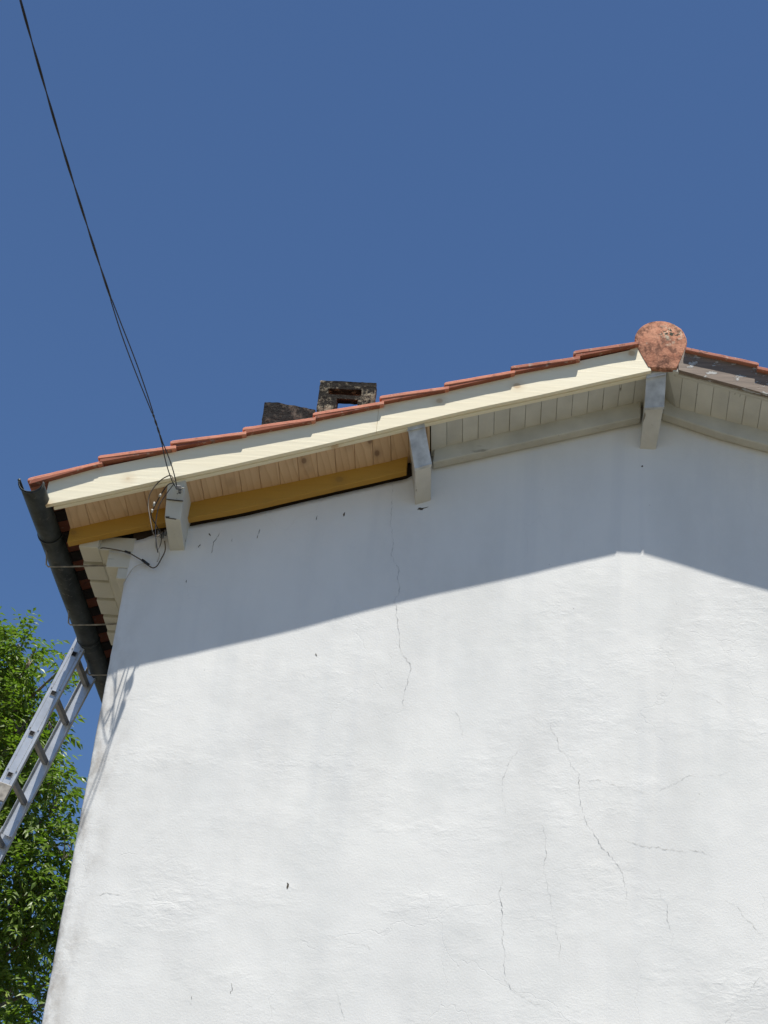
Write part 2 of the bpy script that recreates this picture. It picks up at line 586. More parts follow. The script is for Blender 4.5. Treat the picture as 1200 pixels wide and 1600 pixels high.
# ------------------------------------------------------------------ rake geometry (measured heights)
RX = 2.74                                  # ridge
FAS = lerp_tab([(-0.406, -0.030), (0.044, 0.114), (0.583, 0.292), (1.262, 0.527), (1.612, 0.653), (2.639, 0.991), (2.74, 1.022)])
COT = lerp_tab([(-0.316, 0.002), (0.291, 0.203), (0.817, 0.365), (1.388, 0.548), (1.45, 0.582), (1.517, 0.605), (2.612, 0.985), (2.74, 1.022)])
COB = lerp_tab([(-0.322, -0.080), (0.016, 0.027), (0.568, 0.182), (0.828, 0.273), (1.395, 0.465), (1.45, 0.500), (1.539, 0.528), (2.597, 0.878), (2.74, 0.915)])
FAS_R = lerp_tab([(2.74, 1.022), (3.26, 0.872), (5.9, 0.106)])
COT_R = lerp_tab([(2.74, 0.975), (3.294, 0.827), (5.9, 0.131)])
COB_R = lerp_tab([(2.74, 0.886), (3.292, 0.736), (5.9, 0.040)])


def zfas(x):
    return FAS(x) if x <= RX else FAS_R(x)


def zct(x):
    return COT(x) if x <= RX else COT_R(x)


def zcb(x):
    return COB(x) if x <= RX else COB_R(x)


YF = -0.312           # fascia outer face
XR = 5.48             # right wall corner
DEP = 7.0             # house depth

house = empty('house', (2.74, 3.5, GZ), 'white rendered house gable with part new pale wood and part old white roof edge', 'house')

# ------------------------------------------------------------------ gable wall
def wy(x, z):
    p = Vector((x, 0, z))
    a = noise.noise(p * 1.1) * 0.0022 + noise.noise(p * 3.7 + Vector((7, 3, 1))) * 0.0011
    if x < 0.10:
        a += abs(noise.noise(Vector((x * 4, 5, z * 7)))) * 0.006 * (1 - x / 0.10)
    return a


NX, NZ = 190, 260
xs = [0.0, 0.006, 0.016, 0.03] + [0.03 + (XR - 0.06) * (i / NX) for i in range(1, NX + 1)] + [XR - 0.006, XR]
ztop = lambda x: min(zct(x) + 0.03, 1.04) if x > 1.45 else zcb(x) - 0.020 - (0.022 + 0.006 * math.sin(x * 40) if x < 0.2 else 0) - 0.003 * noise.noise(Vector((x * 12, 0, 0)))
verts, faces = [], []
R = len(xs) + 2
for j in range(NZ + 1):
    # denser near the top
    t = j / NZ
    t = 1 - (1 - t) ** 1.0
    for i, x in enumerate([-0.0001] + xs + [XR + 0.0001]):
        z = GZ - 0.3 + (ztop(min(max(x, 0), XR)) - GZ + 0.3) * t
        if i == 0:
            verts.append((0.003 * noise.noise(Vector((1, 2, z * 6))), 0.30, z))
        elif i == R - 1:
            verts.append((XR, 0.30, z))
        else:
            y = wy(x, z)
            if x < 0.03:
                y += (0.03 - x) ** 2 * 9.0
            xx = x + (0.0025 * noise.noise(Vector((3, 9, z * 5))) + 0.002 * noise.noise(Vector((3, 2, z * 21))) if x < 0.02 else 0)
            verts.append((xx, y, z))
for j in range(NZ):
    for i in range(R - 1):
        a = j * R + i
        faces.append((a, a + 1, a + 1 + R, a + R))
base = NZ * R
for i in range(R):
    xx, yy, zz = verts[base + i]
    verts.append((xx, 0.25, zz))
for i in range(R - 1):
    faces.append((base + i, base + i + 1, base + R + i + 1, base + R + i))
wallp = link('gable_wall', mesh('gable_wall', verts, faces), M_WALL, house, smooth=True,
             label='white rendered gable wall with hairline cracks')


def ribbon(name, pts, w, mat, seed=0):
    """hairline crack: a thin strip hugging the wall"""
    rnd = random.Random(seed)
    P = []
    for (x0, z0), (x1, z1) in zip(pts, pts[1:]):
        L = math.hypot(x1 - x0, z1 - z0)
        n = max(2, int(L / 0.008))
        for k in range(n):
            t = k / n
            P.append((x0 + (x1 - x0) * t, z0 + (z1 - z0) * t))
    P.append(pts[-1])
    Q = []
    for i, (x, z) in enumerate(P):
        a, b = P[max(0, i - 1)], P[min(len(P) - 1, i + 1)]
        dx, dz = b[0] - a[0], b[1] - a[1]
        l = math.hypot(dx, dz) or 1
        j = noise.noise(Vector((x * 14, seed, z * 14))) * 0.016 + noise.noise(Vector((x * 70, seed, z * 70))) * 0.009
        Q.append((x - dz / l * j, z + dx / l * j, -dz / l, dx / l))
    v, f = [], []
    for i, (x, z, nx, nz) in enumerate(Q):
        tt = i / (len(Q) - 1)
        ww = w * (0.15 + abs(noise.noise(Vector((i * 0.23, seed, 0)))) * 2.6) * min(1, 6 * tt + 0.2, 6 * (1 - tt) + 0.2)
        for s_ in (-1, 1):
            X, Z = x + nx * ww * s_ / 2, z + nz * ww * s_ / 2
            v.append((X, wy(X, Z) - 0.0012, Z))
    for i in range(len(Q) - 1):
        a = 2 * i
        f.append((a, a + 1, a + 3, a + 2))
    return link(name, mesh(name, v, f), mat, wallp)


CR = [
    ([(1.32, 0.42), (1.328, 0.353), (1.328, 0.233), (1.362, 0.038), (1.357, -0.021), (1.404, -0.114), (1.415, -0.246), (1.403, -0.303), (1.433, -0.468), (1.453, -0.558), (1.499, -0.645), (1.507, -0.752), (1.486, -0.806), (1.489, -0.911)], 0.0030),
    ([(2.213, -0.932), (2.248, -1.049), (2.354, -1.193), (2.365, -1.357), (2.444, -1.513), (2.55, -1.648), (2.596, -1.754), (2.589, -1.846)], 0.0028),
    ([(2.361, -1.209), (2.528, -1.231), (2.694, -1.269)], 0.002),
    ([(2.70, -1.27), (2.769, -1.231), (2.859, -1.169), (3.01, -1.155), (3.07, -1.128)], 0.002),
    ([(2.202, -1.433), (2.212, -1.687), (2.246, -1.809), (2.276, -1.975), (2.301, -2.108)], 0.0024),
    ([(2.06, -1.08), (2.008, -1.167), (1.996, -1.284), (2.009, -1.414)], 0.002),
    ([(2.012, -1.7), (2.012, -1.826), (2.039, -2.067), (2.056, -2.215), (2.122, -2.283), (2.267, -2.344)], 0.0026),
    ([(2.474, -1.536), (2.533, -1.507), (2.652, -1.53), (2.829, -1.534), (3.006, -1.569)], 0.0026),
    ([(2.742, -1.728), (2.772, -1.849), (2.801, -1.952), (2.787, -2.013)], 0.002),
    ([(3.033, -1.753), (3.118, -1.839), (3.23, -1.951)], 0.002),
    ([(1.208, -2.067), (1.387, -2.1), (1.478, -2.138)], 0.002),
    ([(1.29, -2.3), (1.364, -2.469)], 0.002),
    ([(3.025, -2.346), (3.082, -2.27), (3.198, -2.102)], 0.002),
    ([(1.744, -0.894), (1.791, -1.029)], 0.0022),
    ([(0.12, -1.95), (0.20, -1.94), (0.27, -1.945)], 0.0025),
    ([(2.90, -0.72), (3.02, -0.76), (3.10, -0.83)], 0.002),
    ([(0.10, -0.93), (0.18, -0.94), (0.25, -0.955)], 0.002),
]
for k, (p, w) in enumerate(CR):
    ribbon('crack', p, w * (0.75 if k in (0, 1, 6) else 0.55), M_CRACK, k)
for k, (p, w) in enumerate([
    ([(0.447, 0.055), (0.436, 0.0), (0.425, -0.075)], 0.006), ([(0.40, 0.05), (0.405, 0.03)], 0.008), ([(0.355, -0.02), (0.35, -0.045)], 0.008),
    ([(0.53, 0.02), (0.525, 0.0)], 0.007), ([(0.66, 0.09), (0.655, 0.03)], 0.004), ([(1.02, -1.83), (1.03, -1.86)], 0.010), ([(1.03, -0.62), (1.035, -0.64)], 0.007),
    ([(0.95, 0.19), (0.945, 0.16)], 0.006), ([(0.24, -0.02), (0.238, -0.045)], 0.01), ([(1.10, 0.22), (1.098, 0.19)], 0.007), ([(0.31, -0.24), (0.312, -0.26)], 0.007),
    ([(0.83, -2.32), (0.828, -2.37)], 0.004), ([(0.66, -2.39), (0.662, -2.41)], 0.004), ([(2.63, 0.60), (2.64, 0.598)], 0.012), ([(1.47, 0.26), (1.53, 0.272)], 0.010)]):
    ribbon('stain_mark', p, w, M_STAIN, 40 + k)

# the other walls of the house
bm = bmesh.new()
box(bm, 0.002, 0.25, 0.301, DEP, GZ - 0.3, -0.02)
link('side_wall', bm_mesh('side_wall', bm), M_WALL, house)
bm = bmesh.new()
box(bm, XR - 0.25, XR - 0.002, 0.301, DEP, GZ - 0.3, 0.12)
link('side_wall', bm_mesh('side_wall', bm), M_WALL, house)
v = [(0, DEP, GZ - .3), (XR, DEP, GZ - .3), (XR, DEP, 0.12), (RX, DEP, 0.98), (0, DEP, 0.05)]
v2 = [(x, y + 0.25, z) for x, y, z in v]
link('back_wall', mesh('back_wall', v + v2, [(0, 1, 2, 3, 4), (9, 8, 7, 6, 5)] + [(i, i + 5, (i + 1) % 5 + 5, (i + 1) % 5) for i in range(5)]), M_WALL, house)

# ------------------------------------------------------------------ rake: fascias, soffit boards, cornice boards
def strip(name, stations, y0, y1, fb, ft, mat, parent, label=None, bevel=0.0015, endcut=0.0):
    """board following the rake: cross-section y0..y1, height fb(x)..ft(x)"""
    v, f = [], []
    for i, x in enumerate(stations):
        xa = x
        for (y, z, e) in ((y0, fb(x), 0), (y0, ft(x), 1), (y1, ft(x), 1), (y1, fb(x), 0)):
            v.append((xa - (endcut * e if i == len(stations) - 1 else 0), y, z))
    for i in range(len(stations) - 1):
        a = 4 * i
        for k in range(4):
            f.append((a + k, a + (k + 1) % 4, a + 4 + (k + 1) % 4, a + 4 + k))
    f.append((3, 2, 1, 0))
    n = 4 * (len(stations) - 1)
    f.append((n, n + 1, n + 2, n + 3))
    bm = bmesh.new()
    me = mesh(name, v, f)
    bm.from_mesh(me)
    if bevel:
        bmesh.ops.bevel(bm, geom=list(bm.edges), offset=bevel, segments=1, affect='EDGES')
    return link(name, bm_mesh(name, bm), mat, parent, label)


def span(a, b, st=0.12):
    n = max(1, int(round((b - a) / st)))
    return [a + (b - a) * i / n for i in range(n + 1)]


bow = lambda x: 0.0015 * math.sin(x * 5.1) + 0.001 * math.sin(x * 11.3)
HF = 0.168
fx0, fxm, fx1 = -0.406, 1.245, 2.655
strip('fascia_board', span(fx0, fxm), YF, YF + 0.027, lambda x: zfas(x) + bow(x), lambda x: zfas(x) + HF, M_FASCIA, house,
      label='new pale yellow spruce fascia board on the left roof edge')
strip('fascia_board', span(fxm + 0.0008, fx1), YF - 0.0003, YF + 0.0265, lambda x: zfas(x) + bow(x), lambda x: zfas(x) + HF, M_FASCIA, house,
      label='new pale spruce fascia board reaching up to the ridge end tile', endcut=0.062)
strip('backing_batten', span(fx0 + 0.045, 2.72), YF + 0.029, YF + 0.052, lambda x: zfas(x) - 0.008, lambda x: zfas(x) + 0.12, M_FASCIA, house,
      label='new spruce batten behind the fascia')
strip('fascia_board', span(2.796, 5.9, 0.3), YF, YF + 0.03, lambda x: zfas(x) + 0.003, lambda x: zfas(x) + 0.165, M_OLD_F, house,
      label='old fascia board with peeling white paint right of the ridge')
strip('fascia_strip', span(2.78, 5.9, 0.3), YF + 0.032, YF + 0.055, lambda x: zfas(x) - 0.004, lambda x: zfas(x) + 0.10, M_WHITE_C, house,
      label='old white painted strip behind the peeling fascia')
bm = bmesh.new()
hexa(bm, [(x, y, z) for (x, y, z) in [(2.768, -0.3045, 1.006), (2.768, -0.3045, 1.16), (2.768, -0.28, 1.006), (2.768, -0.28, 1.16),
                                      (2.799, -0.3045, 1.000), (2.799, -0.3045, 1.16), (2.799, -0.28, 1.000), (2.799, -0.28, 1.16)]], 0.002)
link('end_trim', bm_mesh('end_trim', bm), M_WHITE_C, house, 'white painted trim beside the ridge end tile')

soffit = empty('soffit', (0, 0, 0), parent=house)
soffit.location = -house.location
random.seed(5)


def soff_board(x0, x1, mat, label=None):
    g = 0.0007
    dz = random.uniform(-0.0018, 0.0018)
    zf0, zf1 = (zfas(x0) + zfas(x0)) / 2 + 0.006, zfas(x1) + 0.006
    zc0, zc1 = zct(x0), zct(x1)
    yf, yc = -0.284, -0.018
    zc0 -= 0.0155
    zc1 -= 0.0155
    k = (yc - (-0.070)) / (-0.070 - (-0.284))
    e0, e1 = zc0 + (zc0 - zf0) * k, zc1 + (zc1 - zf1) * k
    T = 0.013
    bm = bmesh.new()
    P = [(x0 + g, yf, zf0 + dz), (x0 + g, yf, zf0 + T + dz), (x0 + g, yc, e0 + dz), (x0 + g, yc, e0 + T + dz),
         (x1 - g, yf, zf1 + dz), (x1 - g, yf, zf1 + T + dz), (x1 - g, yc, e1 + dz), (x1 - g, yc, e1 + T + dz)]
    hexa(bm, P, 0.0022)
    return link('soffit_board', bm_mesh('soffit_board', bm), mat, soffit, label)


x = -0.315
while x < 1.51:
    w = random.choice([0.092, 0.096, 0.099])
    if x + w > 1.50:
        w = 1.515 - x
    soff_board(x, x + w, M_SOFFIT_N, 'new unpainted pine soffit board')
    x += w
nw = 15
for i in range(nw):
    soff_board(1.52 + (RX - 1.52) * i / nw, 1.52 + (RX - 1.52) * (i + 1) / nw, M_WHITE_B, 'old white painted soffit board')
x = RX
while x < 5.85:
    soff_board(x, x + 0.082, M_WHITE_B, 'old white painted soffit board')
    x += 0.082
# deck above the boards
strip('roof_deck', span(-0.31, RX, 0.15), -0.286, DEP + 0.28, lambda x: max(zfas(x), zct(x)) + 0.030, lambda x: zfas(x) + 0.11, M_DARKW, house, bevel=0)
strip('roof_deck', span(RX + 0.001, 5.88, 0.3), -0.286, DEP + 0.28, lambda x: max(zfas(x), zct(x)) + 0.030, lambda x: zfas(x) + 0.11, M_DARKW, house, bevel=0)

# cornice boards against the wall
strip('cornice_board', span(-0.318, 1.40), -0.070, -0.022, lambda x: zcb(x) - 0.016, lambda x: zct(x) - 0.004, M_YELLOW, house,
      label='new ochre stained board running under the new soffit', bevel=0.002)
strip('gap_shade_strip', span(0.0, 1.44), 0.012, 0.05, lambda x: zcb(x) - 0.10, lambda x: zct(x) - 0.012, M_DARKW, house,  # dark strip added behind the slot to paint its deep shade
      label='dark strip painting the shade in the gap behind the ochre board')
strip('cornice_board', span(1.535, 2.62), -0.070, -0.006, lambda x: zcb(x) - 0.016, lambda x: zct(x) - 0.004, M_WHITE_C, house,
      label='old white moulding under the white soffit left of the ridge', bevel=0.005)
strip('cornice_board', span(2.735, 5.85, 0.3), -0.070, -0.006, lambda x: zcb(x) - 0.016, lambda x: zct(x) - 0.004, M_WHITE_C, house,
      label='old white moulding under the white soffit right of the ridge', bevel=0.005)

# ------------------------------------------------------------------ purlins
def purlin(front, back, zt, mat, label, cap=True, hood=0.0):
    """front: (xl, xr, zl, zr) bottom edge of the end face at y=-.27; top edge x ; back: bottom at wall"""
    (txl, txr), (fxl, fxr, fzl, fzr), (bxl, bxr, bzl, bzr), ye = front, *back[:1], back[1], back[2]
    t = zt
    bm = bmesh.new()
    yb = ye + 0.066        # the end is cut back: its foot sits nearer the wall than its top
    P = [(fxl, yb, fzl), (txl, ye, t(txl)), (bxl, 0.05, bzl), (txl, 0.05, t(txl)),
         (fxr, yb, fzr), (txr, ye, t(txr)), (bxr, 0.05, bzr), (txr, 0.05, t(txr))]
    hexa(bm, P, 0.004, 2)
    o = link('purlin', bm_mesh('purlin', bm), mat, house, label)
    if cap:
        bm = bmesh.new()
        e = 0.003
        top = 0.03
        P = [(fxl - e, yb - 0.006, fzl - 0.002), (txl - e, ye - 0.006, t(txl) - 0.004), (fxl - e, yb - 0.0005, fzl - 0.002), (txl - e, ye - 0.0005, t(txl) - 0.004),
             (fxr + e, yb - 0.006, fzr - 0.002), (txr + e, ye - 0.006, t(txr) - 0.004), (fxr + e, yb - 0.0005, fzr - 0.002), (txr + e, ye - 0.0005, t(txr) - 0.004)]
        hexa(bm, P, 0.0015)
        # folded lip under the end
        P = [(fxl - e, yb - 0.012, fzl - 0.006), (fxl - e, yb - 0.012, fzl - 0.0025), (fxl - e, yb + 0.012, fzl - 0.006), (fxl - e, yb + 0.012, fzl - 0.0025),
             (fxr + e, yb - 0.012, fzr - 0.006), (fxr + e, yb - 0.012, fzr - 0.0025), (fxr + e, yb + 0.012, fzr - 0.006), (fxr + e, yb + 0.012, fzr - 0.0025)]
        hexa(bm, P, 0.001)
        # seam near the top
        P = []
        for xx, s_ in ((txl - e, 0), (txr + e, 0)):
            for yy in (ye - 0.009, ye - 0.0055):
                for zz in (-0.022, -0.015):
                    P.append((xx, yy, t(xx) - 0.03 + zz + 0.02))
        hexa(bm, P, 0.0008)
        link('end_cap', bm_mesh('end_cap', bm), M_ENDCAP, o, 'blue grey metal plate on the beam end')
    return o


tsof = lambda x: zfas(x) + 0.006
p1 = purlin((0.200, 0.291), ((0.201, 0.285, -0.006, -0.014), (0.208, 0.284, -0.086, -0.077), -0.280), lambda x: 0.165 + (x - 0.2) * 0.3,
            M_PURLIN1, 'cracked white beam end carrying the overhead cable', cap=False)
p2 = purlin((1.405, 1.485), ((1.458, 1.538, 0.366, 0.403), (1.458, 1.538, 0.267, 0.300), -0.282), tsof,
            M_PURLIN, 'white beam end where new and old soffit boards meet')
p3 = purlin((2.634, 2.733), ((2.631, 2.728, 0.820, 0.834), (2.619, 2.702, 0.685, 0.683), -0.282), tsof,
            M_PURLIN, 'white ridge beam end below the round ridge tile')
# cracks and sunlit metal shim on the first beam end
for (xa, xb, za, zb) in ((0.203, 0.289, 0.083, 0.079), (0.207, 0.262, -0.006, -0.011), (0.205, 0.226, -0.002, -0.002)):
    h = 0.0045 if zb > 0 else 0.004
    bm = bmesh.new()
    hexa(bm, [(X, Y, Z + dz) for X, Z in ((xa, za), (xb, zb)) for Y in (-0.2845 + (0.165 - Z) * 0.387, -0.280 + (0.165 - Z) * 0.387) for dz in (-h / 2, h / 2)])
    link('beam_crack', bm_mesh('beam_crack', bm), M_STAIN, p1)
bm = bmesh.new()
hexa(bm, [(X, Y, Z) for X in (0.246, 0.292) for Y, Z0 in ((-0.292, 0.131), (-0.276, 0.135)) for Z in (Z0, Z0 + 0.003)], 0.0008)
link('shim_plate', bm_mesh('shim_plate', bm), M_WHITE_C, p1, 'small bright plate on top of the beam end')

# ------------------------------------------------------------------ stepped eaves cornice on the left (seen end-on)
eave = empty('eave_cornice', (0, 0, 0), parent=house, label='old white stepped cornice under the left eaves')
eave.location = -house.location
random.seed(8)
y = -0.022
k = 0
while y < DEP:
    L = 0.155 + random.uniform(-0.01, 0.01)
    bm = bmesh.new()
    e = random.uniform(-0.006, 0.006)
    box(bm, -0.272 + e, -0.165, y, y + L, -0.088 + random.uniform(-.003, .003), -0.01, 0.005, 2)
    link('cornice_block', bm_mesh('cornice_block', bm), M_CORB, eave)
    y += L + 0.03
bm = bmesh.new()
box(bm, -0.262, -0.160, -0.010, DEP, -0.070, -0.012, 0.004)
box(bm, -0.168, 0.02, 0.004, DEP, -0.086, -0.005, 0.005, 2)
link('cornice_course', bm_mesh('cornice_course', bm), M_CORB, eave)
bm = bmesh.new()
box(bm, -0.112, 0.02, 0.005, DEP, -0.186, -0.087, 0.006, 2)
link('cornice_course', bm_mesh('cornice_course', bm), M_CORB, eave)
bm = bmesh.new()
box(bm, -0.048, 0.02, 0.006, DEP, -0.252, -0.187, 0.006, 2)
link('cornice_course', bm_mesh('cornice_course', bm), M_CORB, eave)

# ------------------------------------------------------------------ roof tiles
roof = empty('roof', (0, 0, 0), parent=house)
roof.location = -house.location


def tile_mesh(name, xL, zL, xR, zR, y0, wdt=0.205, T=0.021, verge=False, mirror=False, seed=0):
    """flat pan tile with a side roll; low end at xL"""
    prof = []   # (y, h)
    if verge:
        prof = [(0, 0.0), (0.004, 0.0), (0.13, 0.0), (0.15, 0.012), (0.17, 0.026), (0.188, 0.020), (0.205, 0.004)]
    else:
        prof = [(0, 0.004), (0.03, 0.0), (0.125, 0.0), (0.145, 0.014), (0.165, 0.030), (0.185, 0.026), (0.21, 0.010)]
    rnd = random.Random(seed)
    dx = xR - xL
    st = [0.0, 0.03, 0.14, 0.26, 0.38, 0.5, 0.62, 0.75, 0.88, 1.0]
    yaw = rnd.uniform(-0.004, 0.004)
    v, f = [], []
    n = len(prof)
    tw = rnd.uniform(-0.002, 0.002)
    for t in st:
        x = xL + dx * t
        z = zL + (zR - zL) * t + (-0.004 if t == 0 else 0) + rnd.uniform(-0.0005, 0.0005)
        ej = rnd.uniform(-0.0010, 0.0010) + yaw * (t - 0.5)
        for yy, h in prof:
            v.append((x, y0 + yy * wdt / 0.205 + (ej if yy == 0 else 0), z + h + T + tw * (yy / .2) - (0.002 if t == 0 else 0)))
        for yy, h in prof:
            v.append((x, y0 + yy * wdt / 0.205 + (ej * 0.5 if yy == 0 else 0), z + h + tw * (yy / .2) + (0.005 if t == 0 else 0)))
    m_ = 2 * n
    for i in range(len(st) - 1):
        a, b = i * m_, (i + 1) * m_
        for j in range(n - 1):
            f.append((a + j, b + j, b + j + 1, a + j + 1))
            f.append((a + n + j, a + n + j + 1, b + n + j + 1, b + n + j))
        f.append((a, a + n, b + n, b))
        f.append((a + n - 1, b + n - 1, b + 2 * n - 1, a + 2 * n - 1))
    for j in range(n - 1):
        f.append((j, j + 1, n + j + 1, n + j))
        c = (len(st) - 1) * m_
        f.append((c + j, c + n + j, c + n + j + 1, c + j + 1))
    me = mesh(name, v, f)
    bm = bmesh.new()
    bm.from_mesh(me)
    bmesh.ops.recalc_face_normals(bm, faces=bm.faces)
    ed = [e for e in bm.edges if len(e.link_faces) == 2 and e.calc_face_angle(0) > 1.0]
    bmesh.ops.bevel(bm, geom=ed, offset=0.003, segments=1, affect='EDGES')
    bm.to_mesh(me)
    bm.free()
    return me


LT = [(-0.509, 0.105, -0.154, 0.229), (-0.170, 0.264, 0.213, 0.342), (0.191, 0.374, 0.565, 0.451), (0.554, 0.484, 0.914, 0.561), (0.909, 0.598, 1.26, 0.683),
      (1.246, 0.724, 1.592, 0.801), (1.577, 0.828, 1.93, 0.922), (1.918, 0.955, 2.268, 1.032), (2.243, 1.075, 2.575, 1.150)]
# tile undersides sit a little below the measured lit edge
LT = [(a, b - 0.012, c + 0.012, d - 0.004) for a, b, c, d in LT]
YT = -0.341
for k, (a, b, c, d) in enumerate(LT):
    old = k >= 7
    jit = random.uniform(-0.003, 0.003)
    # mortar under the tile's low end, stretched full length to straighten the tile shadow
    bm = bmesh.new()
    zl = lambda X: b + (d - b) * (X - a) / (c - a)
    bot = (LT[k - 1][3] - 0.004) if k else b - 0.006
    hexa(bm, [(X, Y, Z) for X, q in ((a + 0.012, 1.0), (c - 0.02, 0.06)) for Y in (YT + 0.0015 + 0.0008 * (k % 3), -0.300) for Z in (zl(X) - 0.022 * q, zl(X) + 0.004)], 0.002)
    link('mortar_wedge', bm_mesh('mortar_wedge', bm), M_TILE_EAVE, roof)
    link('roof_tile', tile_mesh('roof_tile', a, b, c, d, YT + jit, verge=True, seed=k), M_TILE_OLD if old else M_TILE, roof,
         'weathered verge tile near the ridge' if old else None)
RT = []
x = 2.836
z = 1.120
k = 0
while x < 5.9:
    RT.append((x + 0.375, z - 0.066 - 0.012, x - 0.005, z + 0.004))
    x += 0.37
    z -= 0.066 + 0.0395
for k, (a, b, c, d) in enumerate(RT):
    link('roof_tile', tile_mesh('roof_tile', a, b, c, d, YT + 0.004, verge=True, seed=50 + k), M_TILE_OLD, roof, 'weathered verge tile right of the ridge')
# eaves row, one by one along the gutter
a, b, c, d = LT[0]
NY = 34
proto = None
for k in range(1, NY):
    if proto is None:
        proto = tile_mesh('eave_tile', a, b, c, d, YT, seed=99)
        bm = bmesh.new()
        hexa(bm, [(X, Y, Z0 + (X - a) * 0.349 + dz) for X in (a + 0.035, a + 0.20) for Y in (YT + 0.118, YT + 0.212) for Z0, dz in ((b, -0.010), (b, 0.012))], 0.004)
        plug = bm_mesh('mortar_plug', bm)
        plug.materials.append(M_SOOT)
    o = link('mortar_plug', plug, None, roof)
    o.location = Vector((random.uniform(-0.01, 0.01), 0.205 * k, 0))
    o = link('roof_tile', proto, M_TILE_EAVE, roof)
    o.location = Vector((random.uniform(-0.006, 0.006), 0.205 * k, random.uniform(-0.003, 0.003)))
# remaining rows further back as one sheet of tiles per slope
v, f = [], []


def sheet(rows, n0, n1):
    me = None
    for (a, b, c, d) in rows:
        me = tile_mesh('t', a, b, c, d, YT, seed=3)
        base_v = [tuple(q.co) for q in me.vertices]
        base_f = [tuple(p.vertices) for p in me.polygons]
        for k in range(n0, n1):
            o = len(v)
            v.extend((x, y + 0.205 * k, z) for x, y, z in base_v)
            f.extend(tuple(i + o for i in q) for q in base_f)
        bpy.data.meshes.remove(me)


sheet(LT[1:], 1, NY)
link('roof_tile_rows', mesh('roof_tile_rows', v, f), M_TILE, roof, kind='stuff')
v, f = [], []
sheet(RT, 1, NY)
link('roof_tile_rows', mesh('roof_tile_rows', v, f), M_TILE_OLD, roof, kind='stuff')

# ridge end tile: rounded plate closing the ridge tiles
outl = [(2.638, 1.000), (2.712, 0.997), (2.788, 1.000)]
outl += [(2.812, 1.06), (2.834, 1.13), (2.842, 1.175)]
cx_, cz_, rx_, rz_ = 2.703, 1.175, 0.138, 0.137
for i in range(1, 18):
    an = math.pi * i / 18
    outl.append((cx_ + rx_ * math.cos(an), cz_ + rz_ * math.sin(an)))
outl += [(2.566, 1.175), (2.580, 1.12), (2.608, 1.055)]
bm = bmesh.new()
ring0, ring1, ring2, ring3 = [], [], [], []
outl = [(x, z + (0.014 if z < 1.02 else 0.021)) for x, z in outl]
for (x, z) in outl:
    dx, dz = x - 2.703, z - 1.181
    j = 0.0025 * noise.noise(Vector((x * 30, 0, z * 30)))
    ring0.append(bm.verts.new((x + dx * 0.0, -0.314 + 0.028, z)))
    ring1.append(bm.verts.new((x + j, -0.314 + 0.006, z + j)))
    ring2.append(bm.verts.new((x - dx * 0.035 + j, -0.315, z - dz * 0.035 + j)))
    ring3.append(bm.verts.new((x - dx * 0.5, -0.323, z - dz * 0.5)))
cv = bm.verts.new((2.703, -0.325, 1.171))
cb = bm.verts.new((2.703, -0.286, 1.171))
N_ = len(outl)
for i in range(N_):
    j = (i + 1) % N_
    for A, B in ((ring0, ring1), (ring1, ring2), (ring2, ring3)):
        bm.faces.new((A[i], A[j], B[j], B[i]))
    bm.faces.new((ring3[i], ring3[j], cv))
    bm.faces.new((ring0[j], ring0[i], cb))
link('ridge_end_tile', bm_mesh('ridge_end_tile', bm), M_CAP, roof, 'round terracotta ridge end tile spotted with lichen')
# ridge tiles behind it
y = -0.30
while y < DEP + 0.2:
    bm = bmesh.new()
    n = 14
    A, B, C2, D2 = [], [], [], []
    for i in range(n + 1):
        an = math.pi * (i / n)
        co, si = math.cos(an), math.sin(an)
        for L, yy, r in ((A, y, 0.132), (B, y + 0.38, 0.126), (C2, y, 0.114), (D2, y + 0.38, 0.108)):
            L.append(bm.verts.new((2.703 + r * co, yy, 1.182 + r * si - (0.02 if i in (0, n) else 0))))
    for i in range(n):
        bm.faces.new((A[i], A[i + 1], B[i + 1], B[i]))
        bm.faces.new((D2[i], D2[i + 1], C2[i + 1], C2[i]))
        bm.faces.new((C2[i], C2[i + 1], A[i + 1], A[i]))
        bm.faces.new((B[i], B[i + 1], D2[i + 1], D2[i]))
    bm.faces.new((A[0], B[0], D2[0], C2[0]))
    bm.faces.new((C2[n], D2[n], B[n], A[n]))
    link('ridge_tile', bm_mesh('ridge_tile', bm), M_TILE_OLD, roof)
    y += 0.36
# mortar bed under the ridge
bm = bmesh.new()
hexa(bm, [(2.60, -0.28, 1.07), (2.60, -0.28, 1.17), (2.60, DEP, 1.07), (2.60, DEP, 1.17), (2.81, -0.28, 1.07), (2.81, -0.28, 1.17), (2.81, DEP, 1.07), (2.81, DEP, 1.17)])
link('mortar_bed', bm_mesh('mortar_bed', bm), M_DARKW, roof)

# ------------------------------------------------------------------ gutter
gutter = empty('gutter', (0, 0, 0), parent=house, label='old dark zinc half round gutter')
gutter.location = -house.location
GX, GR, GZ0 = -0.445, 0.063, 0.012
Y0g, Y1g = -0.47, DEP + 0.3


def gprof(r, n=18, lip=True):
    P = [(GX - r * math.cos(math.pi * i / n), GZ0 - r * math.sin(math.pi * i / n)) for i in range(n + 1)]
    return P


